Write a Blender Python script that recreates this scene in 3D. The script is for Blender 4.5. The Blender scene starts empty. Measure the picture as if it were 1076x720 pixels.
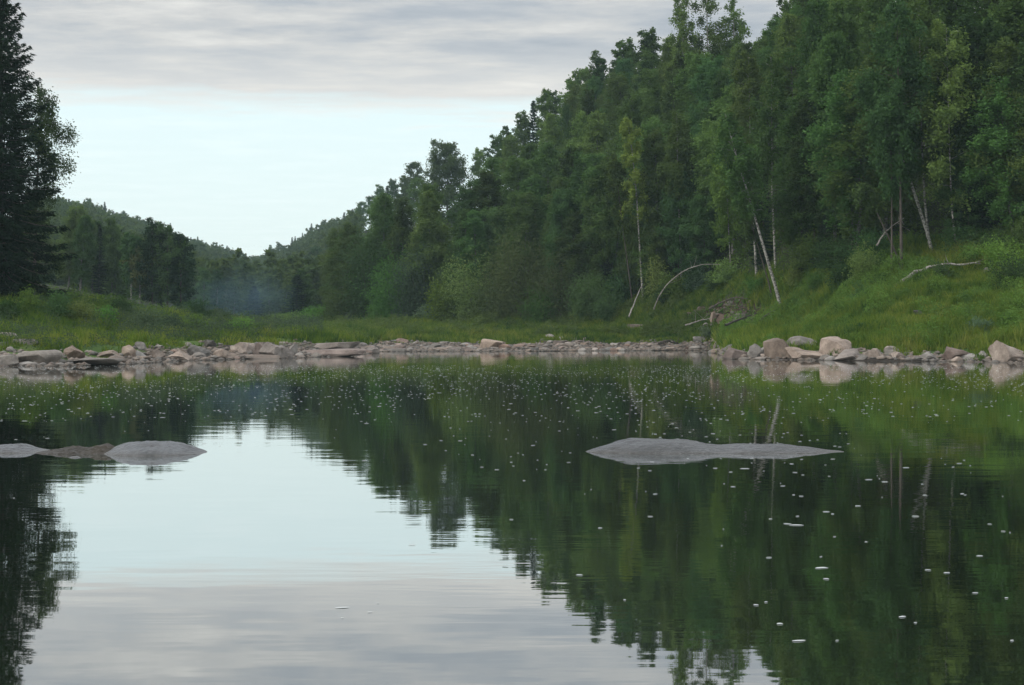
import bpy, math, numpy as np
from mathutils import Vector, Matrix
RNG = np.random.default_rng(7)
C = bpy.context.scene.collection
F, HOR, CAMZ = 1500.0, 354.0, 1.2          # pixels, horizon row, camera height (m)

# ------------------------------------------------------------------ helpers
def cast(px, py, Y):
    return Vector(((px - 538) / F * Y, Y, CAMZ + (HOR - py) / F * Y))

def make_mesh(name, verts, faces_flat, sizes, mats, mat_idx=None, smooth=False, attrs=None):
    me = bpy.data.meshes.new(name)
    verts = np.asarray(verts, dtype=np.float32)
    faces_flat = np.asarray(faces_flat, dtype=np.int32); sizes = np.asarray(sizes, dtype=np.int32)
    me.vertices.add(len(verts)); me.vertices.foreach_set('co', verts.ravel())
    me.loops.add(len(faces_flat)); me.loops.foreach_set('vertex_index', faces_flat)
    me.polygons.add(len(sizes))
    starts = np.concatenate(([0], np.cumsum(sizes)[:-1])).astype(np.int32)
    me.polygons.foreach_set('loop_start', starts)
    try: me.polygons.foreach_set('loop_total', sizes)
    except Exception: pass
    for m in mats: me.materials.append(m)
    if mat_idx is not None: me.polygons.foreach_set('material_index', np.asarray(mat_idx, dtype=np.int32))
    if smooth: me.polygons.foreach_set('use_smooth', np.ones(len(sizes), dtype=bool))
    if attrs:
        for k, v in attrs.items():
            a = me.attributes.new(k, 'FLOAT', 'POINT'); a.data.foreach_set('value', np.asarray(v, dtype=np.float32))
    me.update(calc_edges=True); me.validate()
    return me

class Geo:
    """collects vertex and face arrays"""
    def __init__(s): s.v = []; s.f = []; s.n = []; s.m = []; s.c = 0
    def add(s, v, f, k, mi=0):
        v = np.asarray(v, dtype=np.float32); f = np.asarray(f, dtype=np.int32).reshape(-1, k)
        s.v.append(v); s.f.append((f + s.c).ravel()); s.n.append(np.full(len(f), k)); s.m.append(np.full(len(f), mi)); s.c += len(v)
    def mesh(s, name, mats, smooth=False):
        return make_mesh(name, np.concatenate(s.v), np.concatenate(s.f), np.concatenate(s.n), mats, np.concatenate(s.m), smooth)

def link(name, me, parent=None, loc=(0, 0, 0)):
    o = bpy.data.objects.new(name, me); C.objects.link(o); o.location = loc
    if parent is not None: o.parent = parent
    return o
def tag(o, label=None, cat=None, group=None, kind=None):
    if label: o['label'] = label
    if cat: o['category'] = cat
    if group: o['group'] = group
    if kind: o['kind'] = kind
    return o

def vnoise(x, y, seed=0):
    """2-D value noise, -1..1"""
    x = np.asarray(x, float); y = np.asarray(y, float)
    xi = np.floor(x).astype(np.int64); yi = np.floor(y).astype(np.int64)
    xf = x - xi; yf = y - yi; xf = xf*xf*(3-2*xf); yf = yf*yf*(3-2*yf)
    def h(a, b):
        n = (a * 374761393 + b * 668265263 + seed * 982451653) & 0x7fffffff
        n = ((n ^ (n >> 13)) * 1274126177) & 0x7fffffff
        return ((n ^ (n >> 16)) & 0xffff) / 32767.5 - 1
    return (h(xi, yi)*(1-xf) + h(xi+1, yi)*xf)*(1-yf) + (h(xi, yi+1)*(1-xf) + h(xi+1, yi+1)*xf)*yf
def fbm(x, y, seed=0, o=3):
    return sum(vnoise(x*2**i, y*2**i, seed+i) * .5**i for i in range(o))

# ------------------------------------------------------------------ materials
def nt(name):
    m = bpy.data.materials.new(name); m.use_nodes = True
    t = m.node_tree; t.nodes.clear()
    out = t.nodes.new('ShaderNodeOutputMaterial')
    return m, t, out
def node(t, kind, **kw):
    n = t.nodes.new(kind)
    for k, v in kw.items():
        if k in n.inputs: n.inputs[k].default_value = v
        else: setattr(n, k, v)
    return n
def ramp(t, fac, stops):
    r = t.nodes.new('ShaderNodeValToRGB'); t.links.new(fac, r.inputs[0])
    e = r.color_ramp.elements
    while len(e) < len(stops): e.new(0.5)
    for i, (p, c) in enumerate(stops):
        e[i].position = p; e[i].color = (*c, 1) if len(c) == 3 else c
    return r.outputs[0]
def mixc(t, fac, a, b, mode='MIX'):
    m = t.nodes.new('ShaderNodeMix'); m.data_type = 'RGBA'; m.blend_type = mode
    for s, v in ((m.inputs[0], fac), (m.inputs[6], a), (m.inputs[7], b)):
        if hasattr(v, 'is_linked') or isinstance(v, bpy.types.NodeSocket): t.links.new(v, s)
        elif isinstance(v, (int, float)): s.default_value = v
        else: s.default_value = (*v, 1)
    return m.outputs[2]
def math_(t, op, a, b=None, c=None, clamp=False):
    m = t.nodes.new('ShaderNodeMath'); m.operation = op; m.use_clamp = clamp
    for i, v in enumerate((a, b, c)):
        if v is None: continue
        if isinstance(v, bpy.types.NodeSocket): t.links.new(v, m.inputs[i])
        else: m.inputs[i].default_value = v
    return m.outputs[0]

def leaf_mat(name, c1, c2, c3, trans=.42, nscale=.5):
    m, t, out = nt(name)
    oi = t.nodes.new('ShaderNodeObjectInfo'); tc = t.nodes.new('ShaderNodeTexCoord')
    n = node(t, 'ShaderNodeTexNoise', Scale=nscale, Detail=2.0)
    geo = t.nodes.new('ShaderNodeNewGeometry')
    t.links.new(tc.outputs['Object'], n.inputs['Vector'])
    n2 = node(t, 'ShaderNodeTexNoise', Scale=5.0, Detail=0.0); t.links.new(tc.outputs['Object'], n2.inputs['Vector'])
    v = math_(t, 'ADD', math_(t, 'MULTIPLY', n.outputs[0], .8), math_(t, 'MULTIPLY', oi.outputs['Random'], .55))
    v = math_(t, 'ADD', v, math_(t, 'MULTIPLY', n2.outputs[0], .35))
    v = math_(t, 'SUBTRACT', v, .45)
    col = ramp(t, v, [(.0, c1), (.5, c2), (1, c3)])
    hs = t.nodes.new('ShaderNodeHueSaturation'); t.links.new(col, hs.inputs['Color'])
    # each tree its own leaf tone
    r2 = math_(t, 'FRACT', math_(t, 'MULTIPLY', oi.outputs['Random'], 17.3))
    r3 = math_(t, 'FRACT', math_(t, 'MULTIPLY', oi.outputs['Random'], 53.7))
    t.links.new(math_(t, 'ADD', math_(t, 'MULTIPLY', r2, .05), .475), hs.inputs['Hue'])
    t.links.new(math_(t, 'ADD', math_(t, 'MULTIPLY', r3, .75), .62), hs.inputs['Value'])
    d = t.nodes.new('ShaderNodeBsdfDiffuse'); t.links.new(hs.outputs[0], d.inputs[0])
    tr = t.nodes.new('ShaderNodeBsdfTranslucent'); t.links.new(hs.outputs[0], tr.inputs[0])
    gl = node(t, 'ShaderNodeBsdfGlossy', Roughness=.55); gl.inputs[0].default_value = (.8, .9, .9, 1)
    mx = node(t, 'ShaderNodeMixShader', Fac=trans); t.links.new(d.outputs[0], mx.inputs[1]); t.links.new(tr.outputs[0], mx.inputs[2])
    m2 = node(t, 'ShaderNodeMixShader', Fac=.006); t.links.new(mx.outputs[0], m2.inputs[1]); t.links.new(gl.outputs[0], m2.inputs[2])
    t.links.new(m2.outputs[0], out.inputs[0])
    return m

M = {}
M['birch_leaf']  = leaf_mat('birch_leaf', (0.042,0.078,0.020), (0.082,0.142,0.034), (0.148,0.228,0.054))
M['birch_light'] = leaf_mat('birch_light_leaf', (.07,.12,.02), (.12,.19,.035), (.18,.26,.045))
M['aspen_leaf']  = leaf_mat('aspen_leaf', (0.032,0.066,0.021), (0.062,0.118,0.034), (0.110,0.184,0.054))
M['willow_leaf'] = leaf_mat('willow_leaf', (0.074,0.112,0.028), (0.130,0.185,0.046), (0.192,0.250,0.070))
M['willow_dark'] = leaf_mat('willow_dark_leaf', (0.062,0.090,0.028), (0.106,0.138,0.044), (0.155,0.191,0.064))
M['dark_leaf']   = leaf_mat('dark_birch_leaf', (.014,.030,.010), (.026,.052,.016), (.045,.082,.024))
M['bright_leaf'] = leaf_mat('bright_leaf', (.11,.17,.02), (.19,.27,.03), (.26,.34,.04))
M['spruce']      = leaf_mat('spruce_needle', (.009,.020,.009), (.016,.034,.014), (.028,.052,.020), .15)
M['grey_leaf']   = leaf_mat('grey_willow_leaf', (.055,.085,.045), (.09,.135,.07), (.14,.19,.09))
M['shrub_leaf']  = leaf_mat('shrub_leaf', (0.050,0.103,0.020), (0.099,0.185,0.031), (0.168,0.270,0.046))

def bark_mat(name, white, k=1.0):
    m, t, out = nt(name)
    tc = t.nodes.new('ShaderNodeTexCoord'); mp = t.nodes.new('ShaderNodeMapping')
    t.links.new(tc.outputs['Object'], mp.inputs[0])
    mp.inputs['Scale'].default_value = (3, 3, 5) if white else (8, 8, 1.5)
    n = node(t, 'ShaderNodeTexNoise', Scale=1.6, Detail=5.0); t.links.new(mp.outputs[0], n.inputs['Vector'])
    if white: col = ramp(t, n.outputs[0], [(.36, (.03,.026,.022)), (.46, (.17*k,.16*k,.14*k)), (.62, (.33*k,.315*k,.28*k))])
    else:     col = ramp(t, n.outputs[0], [(.3, (.025,.02,.016)), (.55, (.07,.056,.045)), (.8, (.12,.10,.085))])
    p = node(t, 'ShaderNodeBsdfPrincipled', Roughness=.9); t.links.new(col, p.inputs['Base Color'])
    t.links.new(p.outputs[0], out.inputs[0]); return m
M['white_bark'] = bark_mat('birch_bark', True); M['birch_grey'] = bark_mat('grey_birch_bark', True, .55); M['bark'] = bark_mat('dark_bark', False)

def grey_wood():
    m, t, out = nt('bleached_wood')
    tc = t.nodes.new('ShaderNodeTexCoord'); n = node(t, 'ShaderNodeTexNoise', Scale=4.0, Detail=4.0); t.links.new(tc.outputs['Object'], n.inputs['Vector'])
    p = node(t, 'ShaderNodeBsdfPrincipled', Roughness=.85)
    t.links.new(ramp(t, n.outputs[0], [(.3, (.12,.105,.09)), (.7, (.33,.30,.26))]), p.inputs['Base Color'])
    t.links.new(p.outputs[0], out.inputs[0]); return m
M['dead_wood'] = grey_wood()

def rock_mat(name, cols, rough=.8, waterline=True, spec=.3, wet=.12):
    m, t, out = nt(name)
    tc = t.nodes.new('ShaderNodeTexCoord'); oi = t.nodes.new('ShaderNodeObjectInfo'); geo = t.nodes.new('ShaderNodeNewGeometry')
    n = node(t, 'ShaderNodeTexNoise', Scale=.9, Detail=7.0, Roughness=.65); t.links.new(tc.outputs['Object'], n.inputs['Vector'])
    n3 = node(t, 'ShaderNodeTexNoise', Scale=9.0, Detail=4.0, Roughness=.7); t.links.new(geo.outputs['Position'], n3.inputs['Vector'])
    t.links.new(geo.outputs['Position'], n.inputs['Vector'])
    v = math_(t, 'ADD', math_(t, 'MULTIPLY', n.outputs[0], .7), math_(t, 'MULTIPLY', n3.outputs[0], .3))
    col = ramp(t, v, [(.34, cols[0]), (.5, cols[1]), (.66, cols[2])])
    hs = t.nodes.new('ShaderNodeHueSaturation'); t.links.new(col, hs.inputs['Color'])
    t.links.new(math_(t, 'ADD', math_(t, 'MULTIPLY', oi.outputs['Random'], .6), .58), hs.inputs['Value'])
    t.links.new(math_(t, 'ADD', math_(t, 'MULTIPLY', math_(t, 'FRACT', math_(t, 'MULTIPLY', oi.outputs['Random'], 9.1)), .55), .85), hs.inputs['Saturation'])
    col = hs.outputs[0]
    # lichen / stain patches
    n4 = node(t, 'ShaderNodeTexNoise', Scale=2.3, Detail=3.0); t.links.new(geo.outputs['Position'], n4.inputs['Vector'])
    st = ramp(t, n4.outputs[0], [(.60, (0,0,0)), (.72, (1,1,1))])
    col = mixc(t, math_(t, 'MULTIPLY', st, .55), col, (.07,.062,.05))
    # damp band just above the water
    sx = t.nodes.new('ShaderNodeSeparateXYZ'); t.links.new(geo.outputs['Position'], sx.inputs[0])
    z = math_(t, 'ADD', sx.outputs[2], math_(t, 'MULTIPLY', n3.outputs[0], -wet))
    dampf = math_(t, 'SUBTRACT', 1.0, math_(t, 'SMOOTH_MIN', math_(t, 'MAXIMUM', math_(t, 'DIVIDE', math_(t, 'ADD', z, wet*.5), wet), 0.0), 1.0, .1), clamp=True)
    col = mixc(t, math_(t, 'MULTIPLY', dampf, .65), col, (.05,.042,.034))
    p = node(t, 'ShaderNodeBsdfPrincipled'); t.links.new(col, p.inputs['Base Color'])
    p.inputs['Roughness'].default_value = rough; p.inputs['Specular IOR Level'].default_value = spec
    b = node(t, 'ShaderNodeBump', Strength=.8, Distance=.05 if wet > .05 else .03)
    if wet < .05:                                        # fine layering and grain close by
        mp = t.nodes.new('ShaderNodeMapping'); t.links.new(geo.outputs['Position'], mp.inputs[0]); mp.inputs['Scale'].default_value = (2.5, 9, 30)
        n5 = node(t, 'ShaderNodeTexNoise', Scale=1.6, Detail=6.0, Roughness=.7); t.links.new(mp.outputs[0], n5.inputs['Vector'])
        n6 = node(t, 'ShaderNodeTexNoise', Scale=38.0, Detail=3.0); t.links.new(geo.outputs['Position'], n6.inputs['Vector'])
        v = math_(t, 'ADD', v, math_(t, 'MULTIPLY_ADD', n5.outputs[0], .9, math_(t, 'MULTIPLY', n6.outputs[0], .5)))
        col = mixc(t, ramp(t, n6.outputs[0], [(.54, (0,0,0)), (.70, (.45,.45,.45))]), col, (.12,.12,.118))
        col = mixc(t, ramp(t, n5.outputs[0], [(.36, (.8,.8,.8)), (.48, (0,0,0))]), col, (.018,.016,.014))
        t.links.new(col, p.inputs['Base Color'])
    t.links.new(v, b.inputs['Height']); t.links.new(b.outputs[0], p.inputs['Normal'])
    t.links.new(p.outputs[0], out.inputs[0]); return m
M['rock'] = rock_mat('pinkish_rock', [(.11,.088,.074), (.235,.192,.162), (.35,.295,.25)])
M['rock_grey'] = rock_mat('grey_rock', [(.09,.082,.074), (.19,.172,.155), (.29,.265,.24)])
M['rock_red'] = rock_mat('reddish_rock', [(.11,.08,.068), (.21,.155,.13), (.31,.24,.20)])
M['river_rock'] = rock_mat('wet_river_rock', [(.026,.027,.028), (.052,.054,.056), (.095,.098,.102)], .38, spec=.6, wet=.03)
M['river_rock_brown'] = rock_mat('brown_river_rock', [(.018,.014,.009), (.036,.029,.02), (.068,.056,.042)], .6, spec=.3, wet=.03)

def ground_mat():
    m, t, out = nt('ground_soil')
    geo = t.nodes.new('ShaderNodeNewGeometry')
    n = node(t, 'ShaderNodeTexNoise', Scale=.35, Detail=6.0, Roughness=.6); t.links.new(geo.outputs['Position'], n.inputs['Vector'])
    n2 = node(t, 'ShaderNodeTexNoise', Scale=3.5, Detail=5.0, Roughness=.7); t.links.new(geo.outputs['Position'], n2.inputs['Vector'])
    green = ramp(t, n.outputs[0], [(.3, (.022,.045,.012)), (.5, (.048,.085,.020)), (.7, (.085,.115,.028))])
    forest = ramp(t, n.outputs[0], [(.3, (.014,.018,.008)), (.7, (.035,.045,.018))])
    grav = ramp(t, n2.outputs[0], [(.3, (.025,.02,.016)), (.55, (.085,.07,.058)), (.8, (.19,.165,.14))])
    soil = ramp(t, n2.outputs[0], [(.35, (.016,.012,.008)), (.55, (.045,.033,.022)), (.75, (.12,.09,.06))])
    ag = node(t, 'ShaderNodeAttribute', attribute_name='gravel'); af = node(t, 'ShaderNodeAttribute', attribute_name='forest'); asl = node(t, 'ShaderNodeAttribute', attribute_name='soil')
    def edge(a): return math_(t, 'MULTIPLY_ADD', math_(t, 'ADD', a, math_(t, 'MULTIPLY_ADD', n2.outputs[0], .9, -.45)), 3.0, -1.0, clamp=True)
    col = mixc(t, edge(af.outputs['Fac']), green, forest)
    col = mixc(t, edge(asl.outputs['Fac']), col, soil)
    col = mixc(t, edge(ag.outputs['Fac']), col, grav)
    sx = t.nodes.new('ShaderNodeSeparateXYZ'); t.links.new(geo.outputs['Position'], sx.inputs[0])
    wet = math_(t, 'MULTIPLY_ADD', math_(t, 'ADD', sx.outputs[2], math_(t, 'MULTIPLY', n2.outputs[0], -.12)), -9.0, 1.0, clamp=True)
    col = mixc(t, math_(t, 'MULTIPLY', wet, .8), col, (.022,.018,.014))
    p = node(t, 'ShaderNodeBsdfPrincipled', Roughness=.95); t.links.new(col, p.inputs['Base Color']); p.inputs['Specular IOR Level'].default_value = .1
    b = node(t, 'ShaderNodeBump', Strength=.8, Distance=.12); t.links.new(n2.outputs[0], b.inputs['Height']); t.links.new(b.outputs[0], p.inputs['Normal'])
    t.links.new(p.outputs[0], out.inputs[0]); return m
M['ground'] = ground_mat()

def grass_mat(name, cs):
    m, t, out = nt(name)
    geo = t.nodes.new('ShaderNodeNewGeometry')
    n = node(t, 'ShaderNodeTexNoise', Scale=.22, Detail=3.0); t.links.new(geo.outputs['Position'], n.inputs['Vector'])
    n2 = node(t, 'ShaderNodeTexNoise', Scale=1.7, Detail=2.0); t.links.new(geo.outputs['Position'], n2.inputs['Vector'])
    n3 = node(t, 'ShaderNodeTexWhiteNoise', noise_dimensions='1D'); 
    at = node(t, 'ShaderNodeAttribute', attribute_name='blade'); t.links.new(at.outputs['Fac'], n3.inputs['W'])
    v = math_(t, 'ADD', math_(t, 'MULTIPLY', n.outputs[0], .9), math_(t, 'MULTIPLY', n2.outputs[0], .55))
    v = math_(t, 'ADD', v, math_(t, 'MULTIPLY', n3.outputs[0], .34)); v = math_(t, 'SUBTRACT', v, .40)
    col = ramp(t, v, [(.22, cs[0]), (.42, cs[1]), (.58, cs[2]), (.8, cs[3])])
    d = t.nodes.new('ShaderNodeBsdfDiffuse'); t.links.new(col, d.inputs[0])
    tr = t.nodes.new('ShaderNodeBsdfTranslucent'); t.links.new(col, tr.inputs[0])
    mx = node(t, 'ShaderNodeMixShader', Fac=.4); t.links.new(d.outputs[0], mx.inputs[1]); t.links.new(tr.outputs[0], mx.inputs[2])
    t.links.new(mx.outputs[0], out.inputs[0]); return m
M['grass'] = grass_mat('bank_grass', [(.032,.075,.020), (.080,.142,.022), (.145,.200,.028), (.22,.235,.055)])

def water_mat():
    m, t, out = nt('river_water')
    geo = t.nodes.new('ShaderNodeNewGeometry')
    mp = t.nodes.new('ShaderNodeMapping'); t.links.new(geo.outputs['Position'], mp.inputs[0]); mp.inputs['Scale'].default_value = (.55, 1.5, 1)
    a = node(t, 'ShaderNodeTexNoise', Scale=1.3, Detail=2.0); t.links.new(mp.outputs[0], a.inputs['Vector'])
    mp2 = t.nodes.new('ShaderNodeMapping'); t.links.new(geo.outputs['Position'], mp2.inputs[0]); mp2.inputs['Scale'].default_value = (.8, 3.2, 1)
    b = node(t, 'ShaderNodeTexNoise', Scale=4.5, Detail=1.0); t.links.new(mp2.outputs[0], b.inputs['Vector'])
    pa = node(t, 'ShaderNodeTexNoise', Scale=.10, Detail=2.0); t.links.new(geo.outputs['Position'], pa.inputs['Vector'])
    patch = ramp(t, pa.outputs[0], [(.42, (.12,.12,.12)), (.62, (1,1,1))])
    hgt = math_(t, 'ADD', math_(t, 'MULTIPLY', a.outputs[0], .010), math_(t, 'MULTIPLY', math_(t, 'MULTIPLY', b.outputs[0], patch), .0035))
    bp = node(t, 'ShaderNodeBump', Strength=.19, Distance=1.0); t.links.new(hgt, bp.inputs['Height'])
    fr = node(t, 'ShaderNodeFresnel', IOR=1.33); t.links.new(bp.outputs[0], fr.inputs['Normal'])
    d = t.nodes.new('ShaderNodeBsdfDiffuse'); d.inputs[0].default_value = (.008,.012,.004,1)
    g = node(t, 'ShaderNodeBsdfGlossy', Roughness=.018); g.inputs[0].default_value = (.97,.98,.98,1); t.links.new(bp.outputs[0], g.inputs['Normal'])
    mx = t.nodes.new('ShaderNodeMixShader'); t.links.new(math_(t, 'POWER', fr.outputs[0], .32), mx.inputs[0]); t.links.new(d.outputs[0], mx.inputs[1]); t.links.new(g.outputs[0], mx.inputs[2])
    t.links.new(mx.outputs[0], out.inputs[0]); return m
M['water'] = water_mat()
def foam_mat():
    m, t, out = nt('foam')
    oi = t.nodes.new('ShaderNodeTexCoord'); n = node(t, 'ShaderNodeTexNoise', Scale=40.0); t.links.new(oi.outputs['Object'], n.inputs['Vector'])
    p = node(t, 'ShaderNodeBsdfPrincipled', Roughness=.6)
    t.links.new(ramp(t, n.outputs[0], [(.3, (.28,.30,.29)), (.7, (.50,.52,.51))]), p.inputs['Base Color']); t.links.new(p.outputs[0], out.inputs[0]); return m
M['foam'] = foam_mat()

# ------------------------------------------------------------------ terrain
TAB = np.array([
 # px,  water row, band row, bandY, base row, baseY, skyline row, ridgeY, knee row, kneeY
 [-900, 400, 372, 52,  285, 95,  60,  420, 330, 75],
 [-300, 392, 368, 60,  298, 98, 150,  520, 334, 78],
 [   0, 385, 366, 66,  312, 96, 205,  600, 342, 80],
 [  60, 385, 367, 66,  318, 98, 212,  640, 345, 82],
 [ 130, 383, 366, 70,  328, 110, 229,  700, 350, 88],
 [ 200, 379, 363, 82,  336, 130, 255,  780, 352, 104],
 [ 240, 378, 361, 88,  340, 150, 268,  840, 352, 118],
 [ 270, 377, 360, 92,  342, 165, 274,  880, 352, 128],
 [ 300, 376.5, 359.5, 96, 343, 180, 263,  840, 352, 135],
 [ 330, 375.5, 359, 100, 343, 185, 245, 760, 352, 140],
 [ 370, 374, 358.5, 112, 342, 188, 224, 560, 351, 150],
 [ 400, 369.8, 358, 140, 341, 178, 200, 440, 351, 155],
 [ 440, 369.5, 357.5, 142, 340, 170, 180, 380, 350, 154],
 [ 500, 369.5, 357.5, 142, 339, 165, 165, 320, 350, 152],
 [ 545, 369.3, 357, 142, 338, 160, 130, 280, 349, 150],
 [ 600, 369, 357, 140, 335, 154, 92, 250, 348, 147],
 [ 650, 368.8, 357, 137, 328, 147, 55, 225, 346, 142],
 [ 700, 368.5, 357, 131, 321, 141, 30, 210, 347, 136],
 [ 748, 368.5, 358, 128, 316, 135, -5, 195, 349, 130],
 [ 768, 377.5, 368, 80, 315, 127, 0, 186, 350, 120],
 [ 800, 378, 367, 79, 312, 119, 20, 178, 347, 110],
 [ 850, 378.5, 366, 78, 307, 106, -20, 162, 343, 94],
 [ 900, 379, 367, 75, 298, 98, -60, 152, 338, 85],
 [1000, 380, 370, 72, 289, 93, -90, 145, 330, 80],
 [1076, 381.5, 368, 69, 282, 90, -120, 140, 322, 78],
 [1400, 386, 370, 60, 266, 88, -140, 135, 315, 74],
 [2200, 396, 372, 50, 240, 84, -150, 130, 310, 70]], float)
_PX = np.arange(-900, 2201, 4.0)
_T = np.array([np.interp(_PX, TAB[:, 0], TAB[:, i]) for i in range(TAB.shape[1])])
_k = np.exp(-.5 * (np.arange(-8, 9) / 3.0) ** 2); _k /= _k.sum()
def _sm(a): return np.convolve(np.pad(a, 8, mode='edge'), _k, mode='valid')
_Ys = CAMZ * F / (_T[1] - HOR)
_Yb = np.maximum(_sm(_T[3]), _Ys + 2.5); _zb = CAMZ + (HOR - _T[2]) / F * _Yb
_Yt = np.maximum(_sm(_T[5]), _Yb + 5); _zt = CAMZ + (HOR - _T[4]) / F * _Yt; _zt = _sm(_zt)
_Yg = np.clip(_sm(_T[9]), _Yb + 1.5, _Yt - 2.5); _zg = _sm(CAMZ + (HOR - _T[8]) / F * _Yg)
_Yr = _sm(_T[7]); _th = np.interp(_PX, [340, 440], [8.0, 13.5]); _zr = _sm(CAMZ + (HOR - _T[6]) / F * _T[7] - _th)
_cv = np.interp(_PX, [330, 420], [.13, .36])
def par(px, a): return np.interp(px, _PX, a)
def soilmask(px, Y):
    t = (Y - par(px, _Yg)) / (par(px, _Yt) - par(px, _Yg))
    return np.clip(1.25 * np.exp(-((px - 764) / 44) ** 2) * np.clip(1 - np.abs(t - .55) / .7, 0, 1) ** .5, 0, 1)
def H(x, Y):
    x = np.asarray(x, float); Y = np.asarray(Y, float)
    px = 538 + F * x / np.maximum(Y, 1.0)
    px = px + 3.0 * fbm(x * .25, Y * .12, 5)
    Ys, Yb, zb, Yg, zg, Yt, zt, Yr, zr, cv = (par(px, a) for a in (_Ys, _Yb, _zb, _Yg, _zg, _Yt, _zt, _Yr, _zr, _cv))
    Ym = Yt + .36 * (Yr - Yt)
    Ys = Ys + .9 * fbm(x * .35, Y * .1, 9)
    z = np.where(Y < Ys, np.maximum(-.7, -(Ys - Y) * .12), 0)
    s = lambda a, b: np.clip((Y - a) / np.maximum(b - a, .1), 0, 1)
    z = z + s(Ys, Yb) * zb + s(Yb, Yg) * (zg - zb) + s(Yg, Yt) * (zt - zg) + (s(Yt, Ym) * cv + s(Ym, Yr) * (1 - cv)) * (zr - zt) - s(Yr + 10, Yr + 300) * zr * .45
    amp = s(Ys, Yb)
    z = z + amp * (.10 * fbm(x * .6, Y * .5, 21) + .22 * fbm(x * .16, Y * .16, 31)) + s(Yt + 10, Yt + 60) * 1.6 * fbm(x * .03, Y * .03, 41)
    return z
def hit(px, py, y0=40.0):
    Y = np.arange(y0, 900, .25); x = (px - 538) / F * Y
    k = np.argmax(H(x, Y) > CAMZ + (HOR - py) / F * Y)
    return float(Y[k])
def on(px, Y):
    x = (px - 538) / F * Y
    return Vector((x, Y, float(H(x, Y))))

pxs = np.concatenate([np.arange(-900, -165, 30), np.arange(-165, 1260, 5), np.arange(1260, 2201, 30)]).astype(float)
Yl = np.concatenate([np.arange(3, 48, 3), np.arange(48, 200, .8), np.arange(200, 940, 6), np.array([960, 1060, 1200])]).astype(float)
PXg, Yg = np.meshgrid(pxs, Yl); Xg = (PXg - 538) / F * Yg; Zg = H(Xg, Yg)
nx, ny = len(pxs), len(Yl)
idx = np.arange(nx * ny).reshape(ny, nx)
fq = np.stack([idx[:-1, :-1], idx[:-1, 1:], idx[1:, 1:], idx[1:, :-1]], -1).reshape(-1, 4)
Ys_, Yb_, Yt_ = par(PXg, _Ys), par(PXg, _Yb), par(PXg, _Yt)
grav = np.clip(1 - (Yg - Ys_) / np.maximum((Yb_ - Ys_) * np.where((PXg > 758) | (PXg < 130), .55, 1.1), 1), 0, 1) ** .6
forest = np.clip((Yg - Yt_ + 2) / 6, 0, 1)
soil = soilmask(PXg, Yg)
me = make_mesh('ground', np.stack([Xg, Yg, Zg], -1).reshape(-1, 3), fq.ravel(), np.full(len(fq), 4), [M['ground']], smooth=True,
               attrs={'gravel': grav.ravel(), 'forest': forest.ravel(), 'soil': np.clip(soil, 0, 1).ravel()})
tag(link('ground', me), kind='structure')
# the bank the photographer stands on, behind the frame
gx, gy = np.meshgrid(np.linspace(-60, 60, 61), np.linspace(-60, 2, 32)); gz = np.where(gy < 1, (1 - gy) * .10, -.3) - .12 + .05 * fbm(gx * .5, gy * .5, 3)
ii = np.arange(gx.size).reshape(gx.shape); fq = np.stack([ii[:-1, :-1], ii[:-1, 1:], ii[1:, 1:], ii[1:, :-1]], -1).reshape(-1, 4)
me = make_mesh('near_bank', np.stack([gx, gy, gz], -1).reshape(-1, 3), fq.ravel(), np.full(len(fq), 4), [M['ground']], smooth=True, attrs={'gravel': np.ones(gx.size)})
tag(link('near_bank', me), kind='structure')
me = make_mesh('river_water', [(-1200, -60, 0), (1200, -60, 0), (1200, 600, 0), (-1200, 600, 0)], [0, 1, 2, 3], [4], [M['water']])
tag(link('river_water', me), kind='structure')
me = make_mesh('river_bed', [(-1200, -60, -.9), (1200, -60, -.9), (1200, 600, -.9), (-1200, 600, -.9)], [0, 1, 2, 3], [4], [M['ground']])
tag(link('river_bed', me), kind='structure')

# ------------------------------------------------------------------ vegetation builders
def unit(v): return v / np.maximum(np.linalg.norm(v, axis=-1, keepdims=True), 1e-9)
def leaves(g, P, N, s, asp=.5, mi=0, rng=RNG, hang=0.0):
    """diamond-shaped leaf faces centred at P with normals N"""
    n = len(P); s = np.broadcast_to(np.asarray(s, float), (n,))[:, None]
    r = rng.normal(size=(n, 3)); r[:, 2] -= hang
    a = unit(r - (r * N).sum(1, keepdims=True) * N); b = np.cross(N, a)
    V = np.stack([P - a * s, P + b * s * asp, P + a * s * .9, P - b * s * asp], 1).reshape(-1, 3)
    g.add(V, np.arange(4 * n), 4, mi)
def tube(g, path, radii, sides=6, mi=0):
    path = np.asarray(path, float); radii = np.asarray(radii, float); n = len(path)
    d = unit(np.gradient(path, axis=0)); ref = np.array([0.31, .95, .05]); a = unit(np.cross(d, ref)); b = np.cross(d, a)
    th = np.linspace(0, 2 * np.pi, sides, endpoint=False)
    V = path[:, None] + radii[:, None, None] * (np.cos(th)[None, :, None] * a[:, None] + np.sin(th)[None, :, None] * b[:, None])
    i = np.arange(n * sides).reshape(n, sides); j = np.roll(i, -1, 1)
    g.add(V.reshape(-1, 3), np.stack([i[:-1], j[:-1], j[1:], i[1:]], -1), 4, mi)
def along(path, t):
    path = np.asarray(path, float); t = np.asarray(t) * (len(path) - 1); k = np.clip(t.astype(int), 0, len(path) - 2); f = (t - k)[..., None]
    return path[k] * (1 - f) + path[k + 1] * f

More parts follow.
